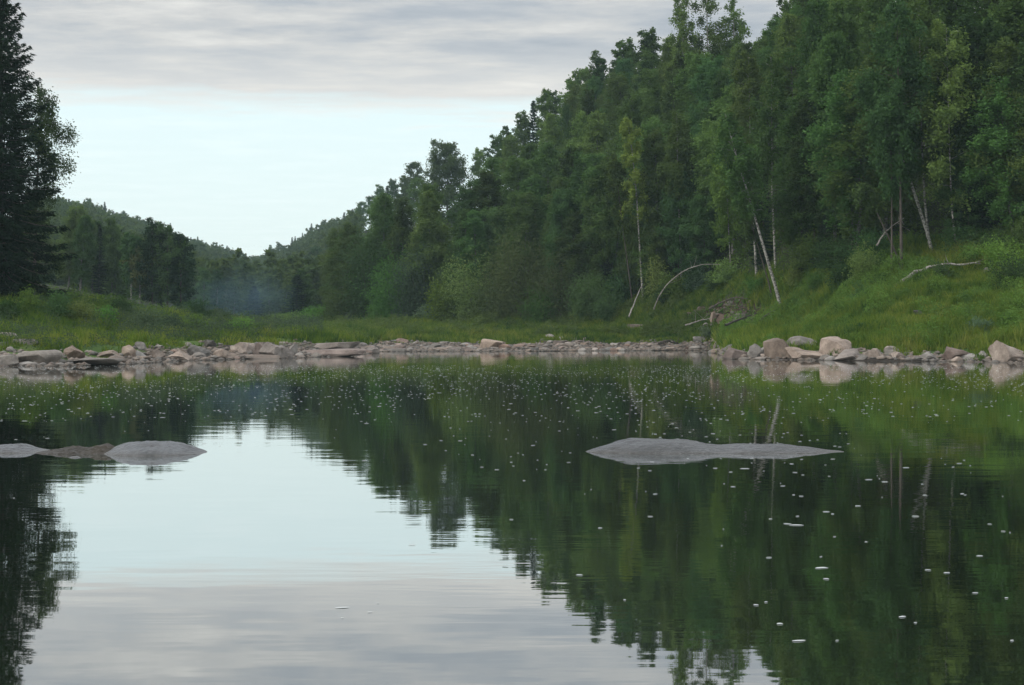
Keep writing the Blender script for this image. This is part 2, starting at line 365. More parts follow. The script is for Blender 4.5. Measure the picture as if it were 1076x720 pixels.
def broadleaf(h, R, base=.3, nb=34, nleaf=9000, ls=.13, droop=1.0, rise=.9, seed=0, path=None, top=.55, rt=None, low=.3, sides=7, branch_geo=True, leafsep=1.0, weepy=.0, gap=.0):
    """-> (trunk Geo, crown Geo): a trunk with limbs, leaf faces hung along the limbs' twigs"""
    rng = np.random.default_rng(seed)
    if path is None:
        k = 8; path = np.zeros((k, 3)); path[:, 2] = np.linspace(0, h, k)
        w = np.cumsum(rng.normal(0, h * .008, (k, 2)), axis=0); path[:, :2] = w - w[0]
    path = np.asarray(path, float)
    rt = rt or h * .0085
    tg, cg = Geo(), Geo()
    tube(tg, path - np.array([[0, 0, .3]]) * (np.arange(len(path)) == 0)[:, None], rt * (1 - .88 * np.linspace(0, 1, len(path)) ** 1.1), sides)
    P_all, out_all = [], []
    ts = base + (1 - base) * np.clip((np.arange(nb) + rng.uniform(-.6, .6, nb)) / (nb - 1), 0, 1) ** .92
    per = []
    for i, t in enumerate(ts):
        q = (t - base) / (1 - base)
        prof = (low + (1 - low) * min(1, q / .35)) * (1 - max(0, (q - .35) / .65) ** 2.0 * (.93 - .5 * top)) if q > 0 else low
        L = max(R * prof * rng.uniform(.6, 1.15), .35)
        az = i * 2.399963 + rng.uniform(-.5, .5)
        if rng.random() < gap: continue
        el = rise * (0.35 + .8 * q) + rng.uniform(-.2, .2)
        o = along(path, np.array([t]))[0]
        dh = np.array([math.cos(az), math.sin(az), 0])
        s = np.linspace(0, 1, 6)[:, None]
        br = o + dh * L * s * math.cos(el * .8) + np.array([0, 0, 1]) * (L * math.sin(el) * s * 1.1 - droop * L * .55 * s ** 2.5)
        br[1:] += rng.normal(0, L * .04, (5, 3))
        if branch_geo: tube(tg, br, np.linspace(rt * .34 * (1 - .6 * t), .008, 6), 4)
        per.append((br, L, dh, az))
    tot = sum(p[1] ** 1.2 for p in per)
    for br, L, dh, az in per:
        n = int(nleaf * L ** 1.2 / tot) + 3
        # twigs leave the limb sideways; leaves sit on twig strands
        nt_ = max(4, int(L * 4.5)); tt = rng.uniform(.18, 1.03, nt_) ** .8; tt = np.minimum(tt, 1)
        root = along(br, tt)
        side = rng.normal(0, 1, (nt_, 3)); side[:, 2] = side[:, 2] * .55 + .15; side = unit(side + dh * .6)
        tl = L * rng.uniform(.12, .34, nt_)[:, None] + .15
        k = rng.integers(0, nt_, n); u = rng.random(n)[:, None] ** .7
        strand = (rng.random((n, 1)) ** 1.3) * (droop * (.35 + .9 * rng.random((nt_, 1))[k]) * (.5 + weepy))
        P = root[k] + side[k] * tl[k] * u + rng.normal(0, .06 + .07 * L, (n, 3)) * leafsep - np.array([0, 0, 1]) * strand * (.4 + .6 * u)
        P_all.append(P); out_all.append(np.repeat(dh[None], n, 0))
    P = np.concatenate(P_all); O = np.concatenate(out_all)
    N = unit(rng.normal(0, .75, P.shape) + np.array([0, 0, .75]) + O * .35)
    leaves(cg, P, N, ls * rng.uniform(.7, 1.3, len(P)), .52, 0, rng, hang=.5 * droop)
    return tg, cg

def spruce(h, R, nleaf=8000, seed=0, ls=.22, base=.06, rt=None, whorl=.42, sag=.35, open_=.0, sides=6):
    rng = np.random.default_rng(seed); tg, cg = Geo(), Geo(); rt = rt or h * .009
    path = np.stack([np.zeros(6), np.zeros(6), np.linspace(-.3, h, 6)], 1)
    tube(tg, path, rt * (1 - .95 * np.linspace(0, 1, 6)), sides)
    z = base * h; bl = []
    while z < h * .985:
        q = z / h; n = rng.integers(5, 8); a0 = rng.random() * 6.28
        for j in range(n):
            if rng.random() < open_: continue
            L = R * (1 - q) ** .78 * rng.uniform(.62, 1.12) * (.75 + .25 * min(1, (q - base) / .12)) + .08
            bl.append((z + rng.uniform(-.12, .12), a0 + j * 6.283 / n + rng.uniform(-.25, .25), L, q))
        z += whorl * (1.15 - .55 * q) * rng.uniform(.8, 1.2)
    tot = sum(b[2] ** 1.5 for b in bl)
    for (z, a, L, q) in bl:
        d = np.array([math.cos(a), math.sin(a), 0]); sd = np.array([-d[1], d[0], 0])
        up = .55 * (q - .35); s = np.linspace(0, 1, 5)[:, None]
        zz = L * (up * s - sag * (1 - q) * s ** 1.2 + sag * .55 * s ** 3)
        br = np.array([0, 0, z]) + d * L * s + np.array([0, 0, 1]) * zz
        tube(tg, br, np.linspace(rt * .22 * (1 - q) + .006, .005, 5), 3)
        n = int(nleaf * L ** 1.5 / tot) + 5
        t = rng.random(n) ** .75; w = (1 - t) * .55 + .12
        lat = rng.uniform(-1, 1, n) * w * L * .55
        P = along(br, t) + sd * lat[:, None] - np.array([0, 0, 1]) * (np.abs(lat) * .3 + rng.random(n) * .16 * L ** .5)[:, None]
        N = unit(rng.normal(0, .4, (n, 3)) + np.array([0, 0, 1.0]) + .2 * d)
        dirs = d * .8 + sd * np.sign(lat)[:, None] * .7 + np.array([0, 0, -.45]) + rng.normal(0, .25, (n, 3))
        A = unit(dirs - (dirs * N).sum(1, keepdims=True) * N); B = np.cross(N, A)
        sz = (ls * rng.uniform(.6, 1.3, n))[:, None]
        V = np.stack([P - A * sz * .5, P + B * sz * .26, P + A * sz, P - B * sz * .26], 1).reshape(-1, 3)
        cg.add(V, np.arange(4 * n), 4, 0)
    return tg, cg

def bush(w, h, nleaf=4000, seed=0, ls=.1, nst=9, droop=.35, clump=.32):
    """multi-stemmed shrub"""
    rng = np.random.default_rng(seed); tg, cg = Geo(), Geo(); P_all = []
    for i in range(nst):
        a = i * 2.4 + rng.uniform(-.4, .4); r = math.sqrt((i + .4) / nst)
        tip = np.array([math.cos(a) * r * w * .42, math.sin(a) * r * w * .42, h * (1 - .38 * r ** 2) * rng.uniform(.72, .98)])
        s = np.linspace(0, 1, 5)[:, None]; st = tip * np.array([1, 1, 0]) * s ** 1.4 * .95 + np.array([0, 0, tip[2]]) * s
        st += rng.normal(0, .03 * w, (5, 3)) * (s > 0)
        tube(tg, st, np.linspace(.012 * h ** .6 + .01, .006, 5), 4)
        n = nleaf // nst
        k = max(6, int(10 * h / 3)); cc = along(st, rng.uniform(.18, 1, k)) + rng.normal(0, w * .12, (k, 3))
        cc[:, 2] = np.clip(cc[:, 2], .08 * h, h)
        j = rng.integers(0, k, n)
        P_all.append(cc[j] + rng.normal(0, 1, (n, 3)) * np.array([w, w, h]) * clump * .33 - np.array([0, 0, 1]) * rng.random((n, 1)) * droop * h * .25)
    P = np.concatenate(P_all); P[:, 2] = np.abs(P[:, 2])
    N = unit(rng.normal(0, .8, P.shape) + np.array([0, 0, .7]) + unit(P * np.array([1, 1, 0])) * .4)
    leaves(cg, P, N, ls * rng.uniform(.7, 1.3, len(P)), .42, 0, rng)
    return tg, cg

def proto(name, tgcg, bark, leaf, parts=('trunk', 'crown'), single=False):
    tg, cg = tgcg
    if single:
        g = Geo()
        for src, mi in ((tg, 0), (cg, 1)):
            g.v += src.v; g.f += [f + g.c for f in src.f]; g.n += src.n; g.m += [np.full(len(x), mi) for x in src.n]; g.c += src.c
        return (g.mesh(name, [M[bark], M[leaf]]),)
    return (tg.mesh(name + '_' + parts[0], [M[bark]], smooth=True), cg.mesh(name + '_' + parts[1], [M[leaf]]), parts)

def place(name, pr, loc, rz=0.0, sc=(1, 1, 1), label=None, cat=None, group=None, tilt=(0, 0)):
    if len(pr) == 1:
        r = bpy.data.objects.new(name, pr[0]); C.objects.link(r)
    else:
        r = bpy.data.objects.new(name, None); C.objects.link(r); r.empty_display_size = .3
        for me_, pn in zip(pr[:2], pr[2]):
            c = bpy.data.objects.new(pn, me_); C.objects.link(c); c.parent = r
    r.location = loc; r.rotation_euler = (tilt[0], tilt[1], rz); r.scale = sc
    tag(r, label, cat, group)
    return r

# prototypes ---------------------------------------------------------------
PR = {'birch': [], 'aspen': [], 'spruce': [], 'far_birch': [], 'far_spruce': [], 'pine': []}
for i in range(6):
    PR['birch'].append(proto('birch', broadleaf(16, [2.8, 2.4, 3.2, 2.6, 2.3, 3.0][i], base=[.14, .2, .1, .16, .12, .24][i], nb=64, nleaf=21000, ls=.12, droop=1.0, rise=.95, seed=10 + i, top=[.4,.8,.6,.3,.9,.7][i], low=.45, weepy=.5), 'birch_grey', 'birch_leaf'))
for i in range(4):
    PR['aspen'].append(proto('aspen', broadleaf(15, [3.0, 3.5, 2.7, 3.2][i], base=[.14, .2, .1, .16][i], nb=60, nleaf=21000, ls=.135, droop=.35, rise=1.0, seed=30 + i, top=.95, low=.6), 'bark', 'aspen_leaf'))
for i in range(4):
    PR['spruce'].append(proto('spruce', spruce(16, [2.5, 2.1, 2.8, 1.9][i], 11000, seed=50 + i, ls=.2), 'bark', 'spruce'))
for i in range(4):
    PR['far_birch'].append(proto('far_birch', broadleaf(14, [2.6, 3.0, 2.3, 2.8][i], base=.12, nb=44, nleaf=6500, ls=.22, droop=.6, rise=1.0, seed=70 + i, top=[.8,1.0,.5,.9][i], low=.5, sides=4), 'white_bark', 'birch_leaf', single=True))
    PR['far_spruce'].append(proto('far_spruce', spruce(15, [2.5, 2.9, 2.3, 2.7][i], 4200, seed=80 + i, ls=.42, whorl=.6, sides=4), 'bark', 'spruce', single=True))

# coverage map used to spread the woods so every tree shows
CW, CH = 350, 110                                # cells of 4 px, covering px -60..1140, py -60..380
cov = np.zeros((CH, CW), np.float32)
cxg, cyg = np.meshgrid(-160 + 4 * (np.arange(CW) + .5), -60 + 4 * (np.arange(CH) + .5))
def crown_mask(px, Y, zb, h, R, kind):
    top = HOR - (zb + h - CAMZ) / Y * F; bot = HOR - (zb + h * .12 - CAMZ) / Y * F; w = R / Y * F
    if 'spruce' in kind:
        q = (cyg - top) / max(bot - top, 1); return (q > 0) & (q < 1) & (np.abs(cxg - px) < w * .85 * q ** .8 + 1)
    cy = (top + bot) / 2
    return ((cxg - px) / (w * .85 + 1)) ** 2 + ((cyg - cy) / max((bot - top) / 2 * .93, 1)) ** 2 < 1
WOOD = []     # (kind, px, Y, h, proto, scale, rz)
def try_tree(kind, px, Y, h, R, variants, need=.3, layers=1, force=False):
    x = (px - 538) / F * Y; zb = float(H(x, Y))
    m = crown_mask(px, Y, zb, h, R, kind)
    n = m.sum()
    if not force:
        if n < 2: return False
        if (cov[m] < layers).sum() < max(need * n, 2): return False
    cov[m] += 1
    WOOD.append([kind, px, Y, x, zb, h, R, variants])
    return True
SKY = np.array([[-60,150],[0,195],[60,213],[80,213],[95,216],[108,221],[120,224],[135,229],[150,236],[165,234],[180,245],[200,254],[215,259],[228,262],[240,266],[255,271],[266,275],[276,271],[285,262],[297,261],[310,256],[320,247],[333,240],[345,236],[356,232],[366,229],
 [372,222],[382,212],[395,203],[405,197],[420,193],[432,188],[440,168],[455,157],[470,152],[485,156],[494,166],[500,170],[508,160],[520,148],[533,137],[545,126],[560,113],[573,101],[590,96],[602,90],[610,76],[627,60],[636,72],[645,54],[653,50],[661,68],[668,60],[680,42],[690,55],[697,45],[705,6],[720,-10],[745,-14],[775,-8],[788,20],[797,34],[812,30],[822,8],[835,-15],[860,-40],[1140,-160]], float)
def sky(px): return np.interp(px, SKY[:, 0], SKY[:, 1])
def skyf(px): return sky(px) + 58 * np.clip(1 - abs(px - 745) / 50, 0, 1) ** .4 + 10 * (480 < px < 690) * RNG.random()

BLOCK = []      # (px, half width px, Y): nothing of the woods stands before these
# ------------------------------------------------------------------ single trees one can point at
def hero(name, base, pts, leafm, bark, label, cat, group, R, base_f, Y=None, nleaf=9000, rt=.11, seed=1, droop=1.0, top=.5, low=.45, ls=.12, nb=34, rise=.95, h=None, w_cov=True, parts=('trunk', 'crown'), gap=0.0, weepy=.5):
    """a tree whose stem runs through the given picture rows at its own distance"""
    Y = Y or hit(*base); o = on(base[0], Y)
    path = [np.zeros(3)]
    for i, p in enumerate(pts):
        q = cast(p[0], p[1], Y + (p[2] if len(p) > 2 else 0)) - o; path.append(np.array(q))
    path = np.array(path); tt = np.linspace(0, 1, 9); path = np.stack([np.interp(tt, np.linspace(0, 1, len(path)), path[:, i]) for i in range(3)], 1)
    path[1:-1] = (path[:-2] + 2 * path[1:-1] + path[2:]) / 4
    hh = path[-1, 2]
    pr = proto(name, broadleaf(hh, R, base_f, nb, nleaf, ls, droop, rise, seed, path, top, rt, low, weepy=weepy, gap=gap), bark, leafm, parts)
    place(name, pr, o, 0, (1, 1, 1), label, cat, group)
    if Y < 160:
        for p in [base] + list(pts)[:-1]: BLOCK.append((p[0], 3, Y))
    if w_cov and nleaf > 3000:
        cx = 538 + (path[-3, 0] + o.x) / Y * F
        cov[crown_mask(cx, Y, o.z, hh, R, 'b')] += 1
    return Y
GB = 'birches standing along the wooded bank'
hero('birch_tree', (676, 319), [(674, 290), (671, 240), (668, 190), (663, 150), (659, 127)], 'birch_light', 'white_bark', 'slender pale green birch with long straight white trunk above the leaning white pole', 'birch', GB, 1.7, .42, nleaf=9000, rt=.125, seed=101, low=.6, gap=.12)
hero('birch_tree', (665, 322), [(660, 280), (653, 230), (648, 185), (645, 165)], 'birch_light', 'bark', 'thin grey-stemmed birch just behind the slender white birch', 'birch', GB, 1.3, .4, nleaf=5000, rt=.08, seed=102)
hero('birch_tree', (716, 300), [(715, 260), (713, 215), (712, 180), (711, 120)], 'birch_leaf', 'white_bark', 'birch with grey-white stem above the arched sapling', 'birch', GB, 1.9, .55, nleaf=9000, rt=.11, seed=103)
hero('birch_tree', (821, 322), [(813, 295), (803, 262), (793, 228), (784, 195), (772, 163), (762, 120)], 'birch_leaf', 'white_bark', 'thick white birch leaning over the earth bank, lowest of the leaning pair', 'birch', GB, 1.9, .52, nleaf=9000, rt=.145, seed=104, gap=.1)
hero('birch_tree', (812, 313), [(806, 290), (798, 265), (790, 238), (782, 210), (778, 190)], 'birch_leaf', 'bark', 'thin leaning birch close behind the thick leaning white birch', 'birch', GB, 1.3, .5, nleaf=4500, rt=.07, seed=105)
hero('birch_tree', (768, 292), [(767, 265), (765, 235), (764, 205), (763, 175), (761, 130)], 'birch_light', 'white_bark', 'pale green birch hanging over the earth bank beside the arched sapling', 'birch', GB, 1.9, .25, nleaf=9500, rt=.07, seed=106, gap=.1)
hero('birch_tree', (795, 290), [(793, 255), (790, 215), (789, 180), (787, 100), (786, 60)], 'birch_leaf', 'white_bark', 'tall birch with pale stem rising behind the leaning pair', 'birch', GB, 2.3, .5, nleaf=11000, rt=.12, seed=107)
hero('birch_tree', (815, 285), [(813, 240), (811, 200), (811, 160), (810, 60)], 'birch_leaf', 'white_bark', 'birch with bare pale mid stem between the leaning pair and the dark spruces', 'birch', GB, 2.2, .58, nleaf=10000, rt=.11, seed=108)
hero('birch_tree', (981, 268), [(973, 240), (963, 210), (953, 180), (943, 150), (933, 125), (920, 100), (905, 90)], 'aspen_leaf', 'white_bark', 'leaning birch with a bent stem curving over above the grassy slope', 'birch', GB, 2.2, .5, nleaf=6500, rt=.13, seed=109, gap=.2)
hero('birch_tree', (977, 262), [(974, 235), (971, 205), (968, 150), (966, 60), (966, 0)], 'birch_leaf', 'white_bark', 'straight birch with whitish stem touching the inward leaning one', 'birch', GB, 2.5, .45, nleaf=11000, rt=.10, seed=110)
hero('birch_tree', (947, 290), [(947, 250), (946, 210), (945, 150), (943, 60), (942, 10)], 'aspen_leaf', 'bark', 'dark straight stemmed tree rising above the bare curved log on the slope', 'tree', GB, 2.6, .45, nleaf=12000, rt=.12, seed=111)
hero('birch_tree', (937, 290), [(937, 250), (937, 210), (936, 150), (935, 90)], 'aspen_leaf', 'bark', 'thinner dark stem just beside the straight dark stemmed tree', 'tree', GB, 1.8, .5, nleaf=6500, rt=.08, seed=112)
hero('birch_tree', (948, 285), [(940, 262), (928, 238), (916, 212), (908, 198)], 'aspen_leaf', 'bark', 'slanting dead-looking stem crossing behind the two dark stems', 'tree', GB, .9, .8, nleaf=900, rt=.08, seed=113, nb=12)
hero('birch_tree', (1005, 268), [(1003, 245), (1000, 220), (998, 180), (996, 90), (994, 30)], 'birch_leaf', 'white_bark', 'birch with a pale lower stem at the top of the grassy slope', 'birch', GB, 2.6, .42, nleaf=12000, rt=.09, seed=114)
# skyline heroes
hero('birch_tree', (470, 260), [(470, 230), (470, 195), (470, 158)], 'birch_leaf', 'bark', 'round-domed broad tree standing up out of the skyline of the wooded slope', 'tree', 'trees on the skyline of the wooded slope', 6.2, .15, Y=315, nleaf=24000, rt=.3, seed=120, droop=.6, top=.95, low=.6, ls=.24, nb=50)
# tall loose birches breaking the skyline at the top
for k, (px, top, R, sd) in enumerate([(716, -8, 2.3, 131), (742, -22, 2.9, 132), (770, -14, 2.5, 133)]):
    hero('birch_tree', (px + 5, 130), [(px + 3, 90), (px + 1, 40), (px, top)], 'birch_leaf', 'white_bark',
         ['tall loose birch on the skyline, first of the three from the sloping ridge side', 'tallest loose birch on the skyline, middle of its three', 'tall loose birch on the skyline beside the gap of open sky'][k], 'birch', 'three tall birches breaking the skyline', R, .25, Y=188, nleaf=8500, ls=.15, rt=.17, seed=sd, weepy=.9, gap=.15, w_cov=False)
for k, (px, top, Y, R, sd, lab) in enumerate([(650, 47, 228, 1.5, 141, 'pointed narrow tree on the skyline below the tall loose birches'), (682, 38, 215, 1.6, 142, 'narrow tree tucked below the tall loose birches on the skyline'), (626, 57, 236, 1.7, 143, 'thin sparse tree on the skyline next to the pointed narrow one'), (573, 99, 256, 1.6, 144, 'narrow tree at the step in the skyline above the willows'), (822, 5, 172, 1.6, 145, 'narrow birch on the skyline just past the gap of open sky')]):
    hero('birch_tree', (px, 150), [(px, 110), (px + 1, 85), (px, top)] if top < 80 else [(px, 140), (px, 120), (px, top)], 'birch_leaf' if k != 2 else 'willow_leaf', 'bark', lab, 'tree', 'trees on the skyline of the wooded slope', R * 1.35, .12, Y=Y, nleaf=[9000, 9000, 4500, 8000, 6000][k], ls=.16, rt=.12, seed=sd, droop=.6, top=[.4, .5, .8, .8, .7][k], gap=.1)
# great dark spruce and its birch at the water meadow's edge
pr = proto('spruce', spruce(22.5, 5.0, 52000, seed=201, ls=.24, base=.05, whorl=.42, sag=.45, rt=.26), 'bark', 'spruce')
o = on(1, 94); place('spruce_tree', pr, o, .4, (1, 1, 1), 'great dark spruce towering at the edge of the frame over the river bank', 'spruce')
pr = proto('spruce', spruce(19, 4.2, 26000, seed=202, ls=.24, base=.04, sag=.4, rt=.22), 'bark', 'spruce')
place('spruce_tree', pr, on(-52, 90), 1.4, (1, 1, 1), 'second dark spruce half outside the frame behind the great one', 'spruce')
place('spruce_tree', pr, on(-16, 101), 2.4, (.85, .85, .72), 'lower dark spruce hidden behind the great one', 'spruce')
hero('birch_tree', (36, 318), [(37, 260), (39, 190), (42, 140), (44, 96)], 'dark_leaf', 'bark', 'drooping birch hanging its long twigs out beside the great dark spruce', 'birch', None, 2.5, .18, Y=99, nleaf=22000, rt=.13, seed=203, weepy=1.3, low=.75, top=.6, gap=.15, ls=.085)
cov[(cxg < 70) & (cyg < 300) & (cxg < 20 + cyg * .25)] += 2
# dark grove with white trunks on the far meadow
GG = 'trees of the dark grove on the far meadow'
for k, (px, base, top, R, lm, bk, lab) in enumerate([
    (147, 327, 262, 1.9, 'willow_dark', 'white_bark', 'grove birch whose white stem shows brightest on the far meadow'),
    (138, 327, 250, 1.8, 'aspen_leaf', 'white_bark', 'grove birch with second white stem on the side of the great spruce'),
    (160, 328, 239, 2.7, 'dark_leaf', 'bark', 'tall dark rounded tree in the middle of the far meadow grove'),
    (176, 330, 243, 2.9, 'aspen_leaf', 'bark', 'broad dark tree on the river side of the far meadow grove'),
    (190, 332, 250, 2.3, 'spruce', 'bark', 'darkest tree closing the far meadow grove toward the smoke')]):
    hero('spruce_tree' if lm == 'spruce' else ('birch_tree' if bk == 'white_bark' else 'aspen_tree'), (px, base), [(px, (base * 2 + top) / 3), (px, (base + top * 2) / 3), (px, top)], lm, bk, lab, 'tree', GG, R, .12 if k > 1 else .4, Y=185, nleaf=7000, ls=.16, rt=.13, seed=210 + k, droop=.5, top=.75, low=.7)

# ------------------------------------------------------------------ shrubs
BP = {}
def bush_at(px, base, top, wpx, mat, label, name='willow_bush', cat='bush', group=None, seed=0, Y=None, dense=1.0):
    Y = Y or hit(px, base); o = on(px, Y); w = wpx / F * Y; h = max(.5, CAMZ + (HOR - top) / F * Y - o.z)
    ls = .085 * (Y / 100); A = w * h
    key = (mat, seed % 4, round(w / h, 0))
    n = int(min(30000, 330 * A * dense / (ls / .1) ** 2 + 900))
    pr_ = proto('bush', bush(w, h, n, seed, ls, nst=max(7, int(w * 2.2))), 'bark', mat, ('stems', 'foliage'))
    place(name, pr_, o, RNG.uniform(0, 6.28), (1, 1, 1), label, cat, group)
    if h > 1.5: BLOCK.append((px, wpx * .33, Y))
    if h > 1.5: cov[((cxg - px) / (wpx * .42)) ** 2 + ((cyg - base) / max(base - top, 1) / .9) ** 2 < 1] += 2
GW = 'willows along the foot of the near wood'
for k, a in enumerate([
    (354, 338, 303, 40, 'willow_leaf', 'yellowish green bush at the very end of the near wood'),
    (384, 338, 232, 54, 'aspen_leaf', 'tall upright green bush forming the end wall of the near wood'),
    (412, 338, 268, 58, 'shrub_leaf', 'rounded mid-green willow next to the end wall of the near wood'),
    (438, 337, 255, 60, 'grey_leaf', 'bluish green rounded willow behind the bright yellow-green bush'),
    (464, 335, 292, 34, 'bright_leaf', 'bright yellow-green bush on the meadow below the olive willows'),
    (496, 335, 258, 62, 'willow_leaf', 'green-olive willow just right of the bright yellow-green bush'),
    (545, 335, 240, 84, 'willow_dark', 'largest olive-brown willow spreading over the meadow edge'),
    (520, 336, 292, 52, 'willow_dark', 'low dark willow in front of the largest olive-brown one'),
    (588, 334, 258, 60, 'willow_dark', 'dark olive willow right of the largest one'),
    (572, 336, 300, 46, 'shrub_leaf', 'low green willow filling the foot of the dark olive one'),
    (618, 333, 282, 48, 'aspen_leaf', 'dark green bush between the willows and the slender white birch'),
    (640, 330, 300, 36, 'aspen_leaf', 'small dark bush at the foot of the thin grey-stemmed birch'),
    (450, 340, 320, 30, 'grey_leaf', 'low greyish bush on the meadow before the willows'),
    (372, 342, 326, 34, 'grey_leaf', 'low greyish bush at the valley side of the meadow'),
    (398, 341, 322, 36, 'shrub_leaf', 'small rounded bush beside the low greyish one')]):
    bush_at(*a[:5], a[5], group=GW, seed=300 + k, Y=float(par(a[0], _Yt)) - (2.5 if a[3] < 50 else .5))
GL = 'shrubs on the grassy left bank'
for k, a in enumerate([
    (156, 353, 326, 46, 'grey_leaf', 'dull grey-green willow bush rising from the grassy left bank'),
    (180, 352, 334, 34, 'grey_leaf', 'lower grey-green bush attached beside the tall dull willow bush'),
    (206, 350, 332, 36, 'shrub_leaf', 'fresh green bush between the grey-green bushes and the white rock'),
    (250, 353, 335, 40, 'shrub_leaf', 'green tuft-like bush right of the white rock'),
    (275, 352, 341, 26, 'shrub_leaf', 'small low bush following the green one toward the valley'),
    (110, 345, 322, 34, 'shrub_leaf', 'leafy green bush below the hillside on the left bank'),
    (86, 342, 314, 36, 'willow_leaf', 'light olive bush behind the leafy green one'),
    (60, 338, 304, 40, 'aspen_leaf', 'dark green bush near the foot of the drooping birch'),
    (128, 334, 305, 34, 'aspen_leaf', 'dark bush in front of the grove stems'),
    (34, 332, 303, 34, 'shrub_leaf', 'green bush right beneath the great dark spruce'),
    (8, 336, 312, 34, 'shrub_leaf', 'green bush cut by the frame edge under the spruce'),
    (210, 338, 318, 40, 'aspen_leaf', 'dark low bush beside the drifting smoke'),
    (232, 338, 327, 34, 'aspen_leaf', 'dark flat bush just past the smoke'),
    (300, 342, 330, 44, 'aspen_leaf', 'dark flat bush at the mouth of the valley'),
    (330, 342, 322, 38, 'shrub_leaf', 'mid-green bush between the valley mouth and the near wood')]):
    bush_at(*a[:5], a[5], group=GL, seed=330 + k)
GR = 'shrubs on the grassy slope'
for k, a in enumerate([
    (1068, 306, 268, 52, 'aspen_leaf', 'dense dark bush cut by the frame edge high on the slope'),
    (990, 300, 276, 34, 'aspen_leaf', 'dark bush below the birch with a pale lower stem'),
    (1022, 322, 304, 30, 'shrub_leaf', 'middling bush halfway down the slope under the slope-top bush'),
    (948, 322, 304, 26, 'shrub_leaf', 'round low bush on the slope beneath the curved log'),
    (880, 334, 314, 32, 'shrub_leaf', 'leafy low bush halfway down the slope beneath the yellowish bush'),
    (985, 345, 329, 28, 'shrub_leaf', 'low leafy bush above the split wedge boulder'),
    (852, 346, 332, 26, 'willow_leaf', 'olive tuft above the back of the large boulder cluster'),
    (1060, 345, 326, 32, 'shrub_leaf', 'leafy bush leaning over the great end boulder'),
    (800, 345, 330, 26, 'shrub_leaf', 'green tuft below the leaning birches'),
    (935, 360, 348, 24, 'shrub_leaf', 'low tuft hanging over the mossy pale boulder'),
    (905, 318, 298, 28, 'aspen_leaf', 'dark round bush on the upper slope before the dark stems'),
    (1052, 292, 250, 50, 'shrub_leaf', 'large green bush at the top of the grassy slope by the frame edge'),
    (1020, 284, 258, 32, 'shrub_leaf', 'smaller green bush left of the large slope-top bush'),
    (905, 300, 258, 34, 'willow_leaf', 'yellowish green bush left of the dark stems on the slope'),
    (885, 306, 272, 30, 'aspen_leaf', 'dark bush downhill of the yellowish green one'),
    (925, 305, 288, 26, 'shrub_leaf', 'small bush between the yellowish bush and the curved log'),
    (965, 288, 268, 26, 'shrub_leaf', 'small bush over the middle of the curved log'),
    (858, 312, 286, 30, 'shrub_leaf', 'low bush before the dark conifers above the slope'),
    (795, 312, 286, 24, 'shrub_leaf', 'leafy bush at the foot of the leaning birch pair'),
    (733, 306, 272, 30, 'grey_leaf', 'bluish green bush under the arched sapling'),
    (752, 306, 284, 26, 'aspen_leaf', 'dark green bush under the far end of the arched sapling'),
    (700, 320, 296, 26, 'aspen_leaf', 'dark bush where the arched sapling leaves the ground'),
    (772, 350, 338, 20, 'grey_leaf', 'low bluish green tuft below the earth bank'),
    (830, 352, 343, 18, 'shrub_leaf', 'low green tuft above the slanted boulder'),
    (745, 357, 345, 22, 'grey_leaf', 'low greyish tuft at the water side of the earth bank'),
    (912, 352, 338, 26, 'shrub_leaf', 'leafy tuft on the slope above the boulder row'),
    (1030, 352, 334, 28, 'grey_leaf', 'bluish tuft on the slope near the great end boulder')]):
    bush_at(*a[:5], a[5], group=GR, seed=360 + k)
# young growth closing the wood's foot
px = 625.0; k = 0
YG = []
while px < 1220:
    Y = float(par(px, _Yt)) + RNG.uniform(.5, 4); wpx = RNG.uniform(26, 46) * (1 + .4 * (px > 850)); base = HOR - (on(px, Y).z - CAMZ) / Y * F; top = base - RNG.uniform(20, 48) * (1.25 if px > 850 else 1)
    if not (700 < px < 830 and RNG.random() < .5) and min(abs(px - q) for q in (676, 821, 981, 947, 1005)) > 7:
        YG.append((px, base, top, wpx, ['shrub_leaf', 'aspen_leaf', 'aspen_leaf', 'willow_leaf'][k % 4], Y))
    px += wpx * .55; k += 1
for k, a in enumerate(YG):
    zz = 'before the slender white birch' if a[0] < 700 else 'above the earth bank' if a[0] < 835 else 'at the top of the slope' 
    same = [b for b in YG if (0 if b[0] < 700 else 1 if b[0] < 835 else 2) == (0 if a[0] < 700 else 1 if a[0] < 835 else 2)]
    bush_at(*a[:5], f"{['first','second','third','fourth','fifth','sixth','seventh','eighth','ninth','tenth','eleventh','twelfth','thirteenth','fourteenth','fifteenth','sixteenth','seventeenth','eighteenth'][min(same.index(a), 17)]} leafy young bush from left {zz} at the wood's foot", name='young_bush', group='young bushes closing the foot of the wood', seed=420 + k, Y=a[5])
# dark low spruces above the slope
GD = 'dark young spruces above the slope'
ysp = [proto('spruce', spruce(7, 2.2, 9000, seed=390 + i, ls=.16, base=.02, whorl=.3), 'bark', 'spruce') for i in range(2)]
for k, (px, base, top, lab) in enumerate([(846, 312, 240, 'dark young spruce nearest the leaning birches'), (866, 308, 226, 'tallest dark young spruce above the slope'), (884, 305, 244, 'dark young spruce beside the yellowish green bush'), (838, 316, 272, 'lowest dark young spruce beside the thick leaning birch'),
                                         (706, 318, 258, 'dark young spruce behind the arched sapling'), (690, 320, 274, 'low dark young spruce right of the slender white birch'), (640, 322, 262, 'dark young spruce beside the thin grey-stemmed birch')]):
    Y = float(par(px, _Yt)) + 4; o = on(px, Y); h = CAMZ + (HOR - top) / F * Y - o.z
    place('spruce_tree', ysp[k % 2], o, k * 1.3, (h / 7 * 1.05,) * 2 + (h / 7,), lab, 'spruce', GD)

